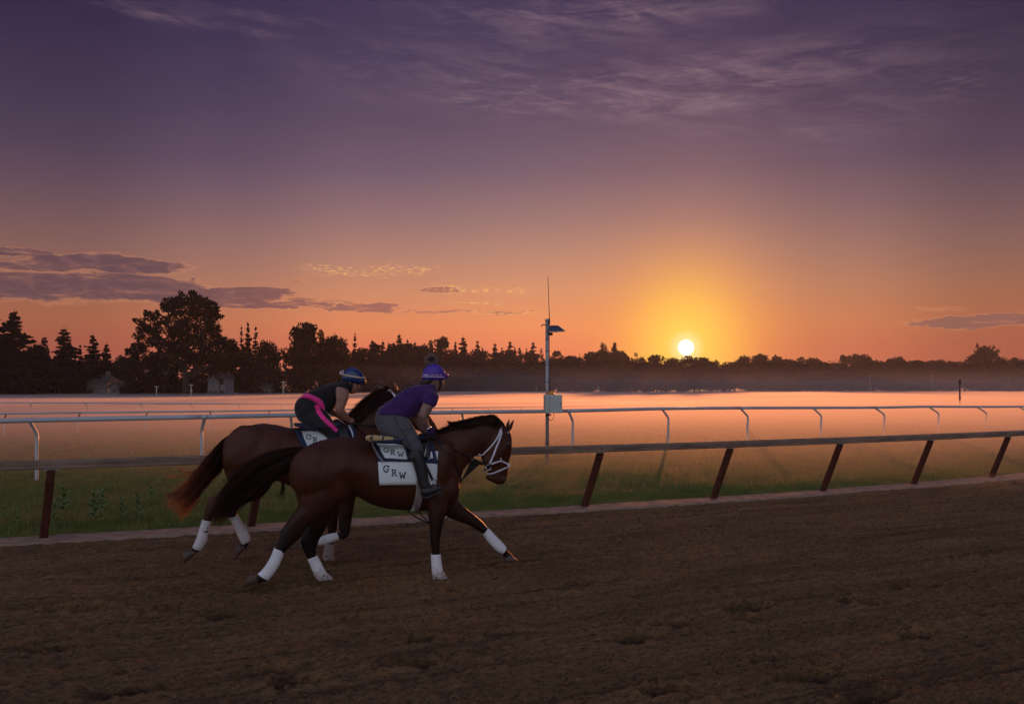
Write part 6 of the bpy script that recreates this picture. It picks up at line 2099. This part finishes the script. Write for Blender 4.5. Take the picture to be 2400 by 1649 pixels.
def rider_black():
    pl = PF; C = c2
    seat = pl.p(C(380, 950), 0)
    t = thing('person', (seat.x, seat.y, 0), 'rider in a black sleeveless top and pink-striped tights crouching on the far horse', 'person')
    hips = [((290, 965), (480, 1010), .11, 0), ((215, 905), (560, 950), .155, 0), ((172, 810), (610, 890), .172, 0), ((168, 730), (600, 840), .170, 0), ((192, 665), (580, 790), .160, 0), ((235, 615), (560, 740), .145, 0)]
    torso = [((255, 600), (570, 800), .138, 0), ((330, 548), (620, 815), .140, 0), ((430, 500), (665, 780), .142, 0), ((540, 460), (705, 720), .150, 0), ((650, 428), (760, 650), .162, 0), ((740, 410), (840, 600), .155, 0), ((805, 402), (880, 560), .11, 0), ((845, 405), (905, 530), .075, 0)]
    thigh = [((235, 905), (520, 740), .10, .08), ((320, 980), (590, 800), .10, .13), ((430, 1030), (650, 895), .092, .18), ((520, 1080), (705, 985), .080, .21), ((590, 1130), (745, 1060), .070, .23), ((615, 1170), (755, 1130), .064, .24)]
    thigh2 = [(a, b, w, -l) for a, b, w, l in thigh]
    calf = [((612, 1150), (758, 1130), .062, .25), ((620, 1240), (765, 1240), .058, .26), ((650, 1340), (775, 1340), .050, .27), ((680, 1440), (775, 1440), .042, .275)]
    foot = [((690, 1440), (690, 1500), .036, .28), ((760, 1450), (765, 1510), .042, .285), ((830, 1465), (835, 1510), .040, .29), ((880, 1480), (882, 1505), .028, .29)]
    arm = [((705, 490), (872, 530), .058, .150), ((700, 570), (878, 600), .055, .175), ((706, 660), (848, 680), .047, .19), ((692, 745), (822, 750), .044, .195), ((708, 812), (828, 785), .043, .19), ((768, 872), (862, 828), .036, .17), ((830, 925), (898, 880), .027, .15)]
    arm2 = [((700, 560), (830, 580), .052, -.16), ((640, 690), (740, 710), .044, -.18), ((590, 800), (680, 770), .040, -.18), ((640, 840), (720, 800), .038, -.16), ((720, 880), (770, 835), .032, -.13), ((780, 925), (830, 890), .026, -.10)]
    head = [((832, 330), (1040, 345), .074, 0), ((826, 385), (1022, 400), .076, 0), ((838, 425), (1008, 432), .074, 0), ((858, 462), (1012, 468), .068, 0), ((884, 500), (1000, 505), .058, 0), ((905, 530), (988, 532), .047, 0), ((925, 550), (965, 556), .030, 0)]
    neck = [((810, 450), (925, 560), .060, 0), ((835, 410), (950, 520), .056, 0), ((860, 385), (960, 470), .054, 0)]
    mb = MB()
    for st in (hips, torso, thigh, thigh2, calf, [(a, b, w, -l) for a, b, w, l in calf], foot, [(a, b, w, -l) for a, b, w, l in foot]):
        loft(mb, pl, C, st, 3, 16, infl=-.011)
    for st in (arm, arm2, head, neck):
        loft(mb, pl, C, st, 4, 18)
    # nose, brow, lips, ear
    loft(mb, pl, C, [((1000, 428), (1006, 440), .008, 0), ((1003, 455), (1017, 462), .011, 0), ((1000, 478), (1027, 488), .014, 0), ((990, 498), (1018, 498), .013, 0)], 3, 10, capr=.2)
    ball(mb, pl.p(C(986, 517), 0), pl.n * .020, pl.u * .009, Vector((0, 0, .006)))
    ball(mb, pl.p(C(980, 528), 0), pl.n * .018, pl.u * .008, Vector((0, 0, .006)))
    ball(mb, pl.p(C(958, 548), 0), pl.n * .018, pl.u * .012, Vector((0, 0, .012)))
    ball(mb, pl.p(C(888, 418), .078), pl.n * .010, pl.u * .014, Vector((.004, 0, .024)))
    w1 = pl.p(C(858, 898), .15)
    hand(mb, w1, (pl.u * .9 + Vector((0, 0, -.55)) - pl.n * .25), Vector((0, 0, 1)) + pl.u * .5, -pl.n, .95)
    w2 = pl.p(C(805, 908), -.10)
    hand(mb, w2, (pl.u * .9 + Vector((0, 0, -.4)) + pl.n * .2), Vector((0, 0, 1)) + pl.u * .5, pl.n, .9)
    body = obj('body', fuse(mb, .0065, 2), M_SKIN, t, True)
    mb = MB(); loft(mb, pl, C, torso, 4, 26, infl=.003)
    obj('tank_top', relief(fuse(mb, .0085, 4), .010, 12, 5), M_BLACK, t, True)
    mb = MB(); loft(mb, pl, C, hips, 4, 26, infl=.003); loft(mb, pl, C, thigh, 4, 20, infl=.002); loft(mb, pl, C, thigh2, 4, 20, infl=.002)
    me = fuse(mb, .0085, 5); bvp = bvh_of(me)
    tg = obj('tights', me, M_BTIGHT, t, True)
    m = MB(); strap(m, bvp, pl, [C(452, 712), C(478, 790), C(530, 868), C(590, 930), C(650, 985), C(718, 1052)], .056, off=.003, lat=.2, thick=.002); m.build('stripe', M_PINK, tg)
    mb = MB(); loft(mb, pl, C, [((325, 558), (238, 622), .142, 0), ((375, 568), (310, 640), .160, 0), ((430, 590), (385, 672), .170, 0), ((490, 612), (440, 712), .176, 0), ((540, 650), (490, 765), .172, 0), ((562, 720), (535, 815), .150, 0)], 4, 26, infl=.006, capr=.25)
    obj('waistband', fuse(mb, .0085, 3), M_PINK, t, True)
    for s in (1, -1):
        mb = MB(); loft(mb, pl, C, [(a, b, w, l * s) for a, b, w, l in calf], 4, 18, infl=.003)
        obj('boot_shaft', fuse(mb, .0085, 3), M_BOOT, t, True)
        mb = MB(); loft(mb, pl, C, [(a, b, w, l * s) for a, b, w, l in foot], 4, 16, infl=.003); mb.build('boot', M_BOOT, t, True)
    hm = dome(pl, C, [((786, 395), (1088, 438), .100, 0), ((778, 365), (1092, 412), .110, 0), ((784, 330), (1086, 370), .112, 0), ((798, 296), (1066, 330), .108, 0), ((820, 266), (1040, 292), .096, 0), ((848, 244), (1006, 262), .076, 0), ((880, 231), (970, 241), .05, 0)])
    helm = obj('helmet', fuse(hm, .006, 2), M_HELM1, t, True)
    hb = bvh_objs(helm)
    m = MB(); loft(m, pl, C, [((1030, 392), (1035, 430), .09, 0), ((1072, 400), (1072, 436), .08, 0), ((1094, 412), (1092, 440), .05, 0)], 3, 16, capr=.2); m.build('peak', M_LEATH, helm, True)
    m = MB(); strap(m, hb, pl, [C(790, 318), C(850, 328), C(920, 340), C(990, 352), C(1040, 360)], .016, off=.004, lat=.05, thick=.003); st_ = m.build('goggle_strap', M_CREAM, helm)
    m = MB(); loft(m, pl, C, [((1042, 345), (1038, 372), .098, 0), ((1066, 338), (1062, 388), .085, 0), ((1082, 345), (1082, 398), .06, 0)], 3, 16, capr=.3); m.build('goggles', M_CREAM, helm, True)
    m = MB(); c_, n_ = cast(bvh_objs(helm), pl, C(1062, 366), .012, .05); ball(m, c_, pl.n * .008, pl.u * .016, Vector((0, 0, .014))); m.build('lens', M_LENS, helm, True)
    for i, (x, y, w) in enumerate([(768, 285, 30), (795, 272, 26), (775, 308, 28), (800, 300, 20), (758, 300, 18)]):
        m = MB(); ball(m, pl.p(C(x, y), .02 * (i % 2)), pl.n * .014, pl.u * (w * .00038) + Vector((0, 0, .006)), Vector((-.004, 0, w * .00044)), 8, 5); m.build('ribbon', M_BOW, helm, True)
    mb = MB(); loft(mb, pl, C, [((798, 385), (900, 395), .080, 0), ((806, 420), (880, 425), .074, 0), ((822, 455), (880, 450), .06, 0), ((840, 475), (880, 470), .04, 0)], 4, 16)
    obj('hair', fuse(mb, .007, 2), M_HAIR, t, True)
    m = MB(); bb = bvh_objs(body); strap(m, bb, pl, [C(905, 400), C(915, 450), C(905, 500), C(890, 545), C(925, 560)], .020, off=.003, lat=.07); m.build('chin_strap', M_BLACK, t)
    m = MB(); strap(m, bb, pl, [C(978, 430), C(990, 428), C(1002, 432)], .005, off=.001, lat=.04, thick=.001); m.build('eyebrow', M_HAIR, t)
    m = MB(); c_, n_ = cast(bb, pl, C(990, 448), .0); ball(m, c_, pl.n * .004, pl.u * .007, Vector((0, 0, .004))); m.build('eye', M_EYE, t, True)
    return t


rider_purple()
rider_black()
# ------------------------------------------------------------------ air
def volume(name, V, Fc, color, dens, aniso, label):
    me = bpy.data.meshes.new(name); me.from_pydata(V, [], Fc); me.update()
    m = bpy.data.materials.new(name); m.use_nodes = True
    t = m.node_tree; t.nodes.clear()
    pv = t.nodes.new('ShaderNodeVolumePrincipled')
    pv.inputs['Color'].default_value = (*color, 1)
    pv.inputs['Density'].default_value = dens
    pv.inputs['Anisotropy'].default_value = aniso
    o = t.nodes.new('ShaderNodeOutputMaterial')
    t.links.new(pv.outputs[0], o.inputs['Volume'])
    m.cycles.homogeneous_volume = True if hasattr(m.cycles, 'homogeneous_volume') else None
    ob = obj(name, me, m)
    tag(ob, label, kind='stuff')
    return ob


BOXF = [(0, 3, 2, 1), (4, 5, 6, 7), (0, 1, 5, 4), (1, 2, 6, 5), (2, 3, 7, 6), (3, 0, 4, 7)]


def boxv(x0, x1, y0, y1, z0, z1):
    return [(x0, y0, z0), (x1, y0, z0), (x1, y1, z0), (x0, y1, z0), (x0, y0, z1), (x1, y0, z1), (x1, y1, z1), (x0, y1, z1)]


volume('haze', boxv(-3300, 3300, -900, 3300, -1.4, 31), BOXF, (0.92, 0.90, 0.92), 0.00018, 0.35, 'thin morning haze over the racecourse')

# ground mist: a low bank with a soft wavy top, thin at its near edge
def build_mist():
    us = np.concatenate([np.arange(-420, -60, 20.0), np.arange(-60, 200, 4.0), np.arange(200, 900, 20.0)])
    ds = np.concatenate([[18.0], np.arange(20, 30, 2.0), np.arange(30, 80, 4.0), np.arange(80, 300, 10.0), np.arange(300, 620, 20.0)])
    X, Y = np.meshgrid(us, ds)
    top = 1.32 * (1 - np.exp(-(np.maximum(Y - 18.0, 0)) / 26.0)) * (0.86 + .28 * fbm(X * .02, Y * .05, 3, 91)) + .02
    # the bank sinks in front of the sun
    top = top + np.clip((Y - 110) / 120, 0, 1) * .60
    top = top - .55 * np.exp(-((X / Y - .155) / .09) ** 2) * np.clip((Y - 60) / 60, 0, 1)
    P = np.stack([X, Y, top], -1).reshape(-1, 3)
    B = np.stack([X, Y, top * 0 - .6], -1).reshape(-1, 3)
    n, m_ = len(us), len(ds)
    idx = np.arange(n * m_).reshape(m_, n); N = n * m_
    Q = np.stack([idx[:-1, :-1], idx[:-1, 1:], idx[1:, 1:], idx[1:, :-1]], -1).reshape(-1, 4)
    Fc = [tuple(q) for q in Q] + [tuple(int(i) + N for i in q[::-1]) for q in Q]
    per = list(idx[0, :]) + list(idx[1:, -1]) + list(idx[-1, -2::-1]) + list(idx[-2:0:-1, 0])
    for i in range(len(per)):
        a, b = int(per[i]), int(per[(i + 1) % len(per)])
        Fc.append((b, a, a + N, b + N))
    return volume('mist', np.concatenate([P, B]).tolist(), [tuple(int(i) for i in f) for f in Fc], (0.985, 0.93, 0.92), 0.055, 0.55,
                  'low bank of ground mist lying over the infield')


build_mist()

volume('tree_mist', boxv(-900, 1500, 190, 900, -.5, 8.0), BOXF, (0.95, 0.93, 0.95), 0.0009, 0.2, 'thin grey mist hanging among the lower trunks of the treeline')
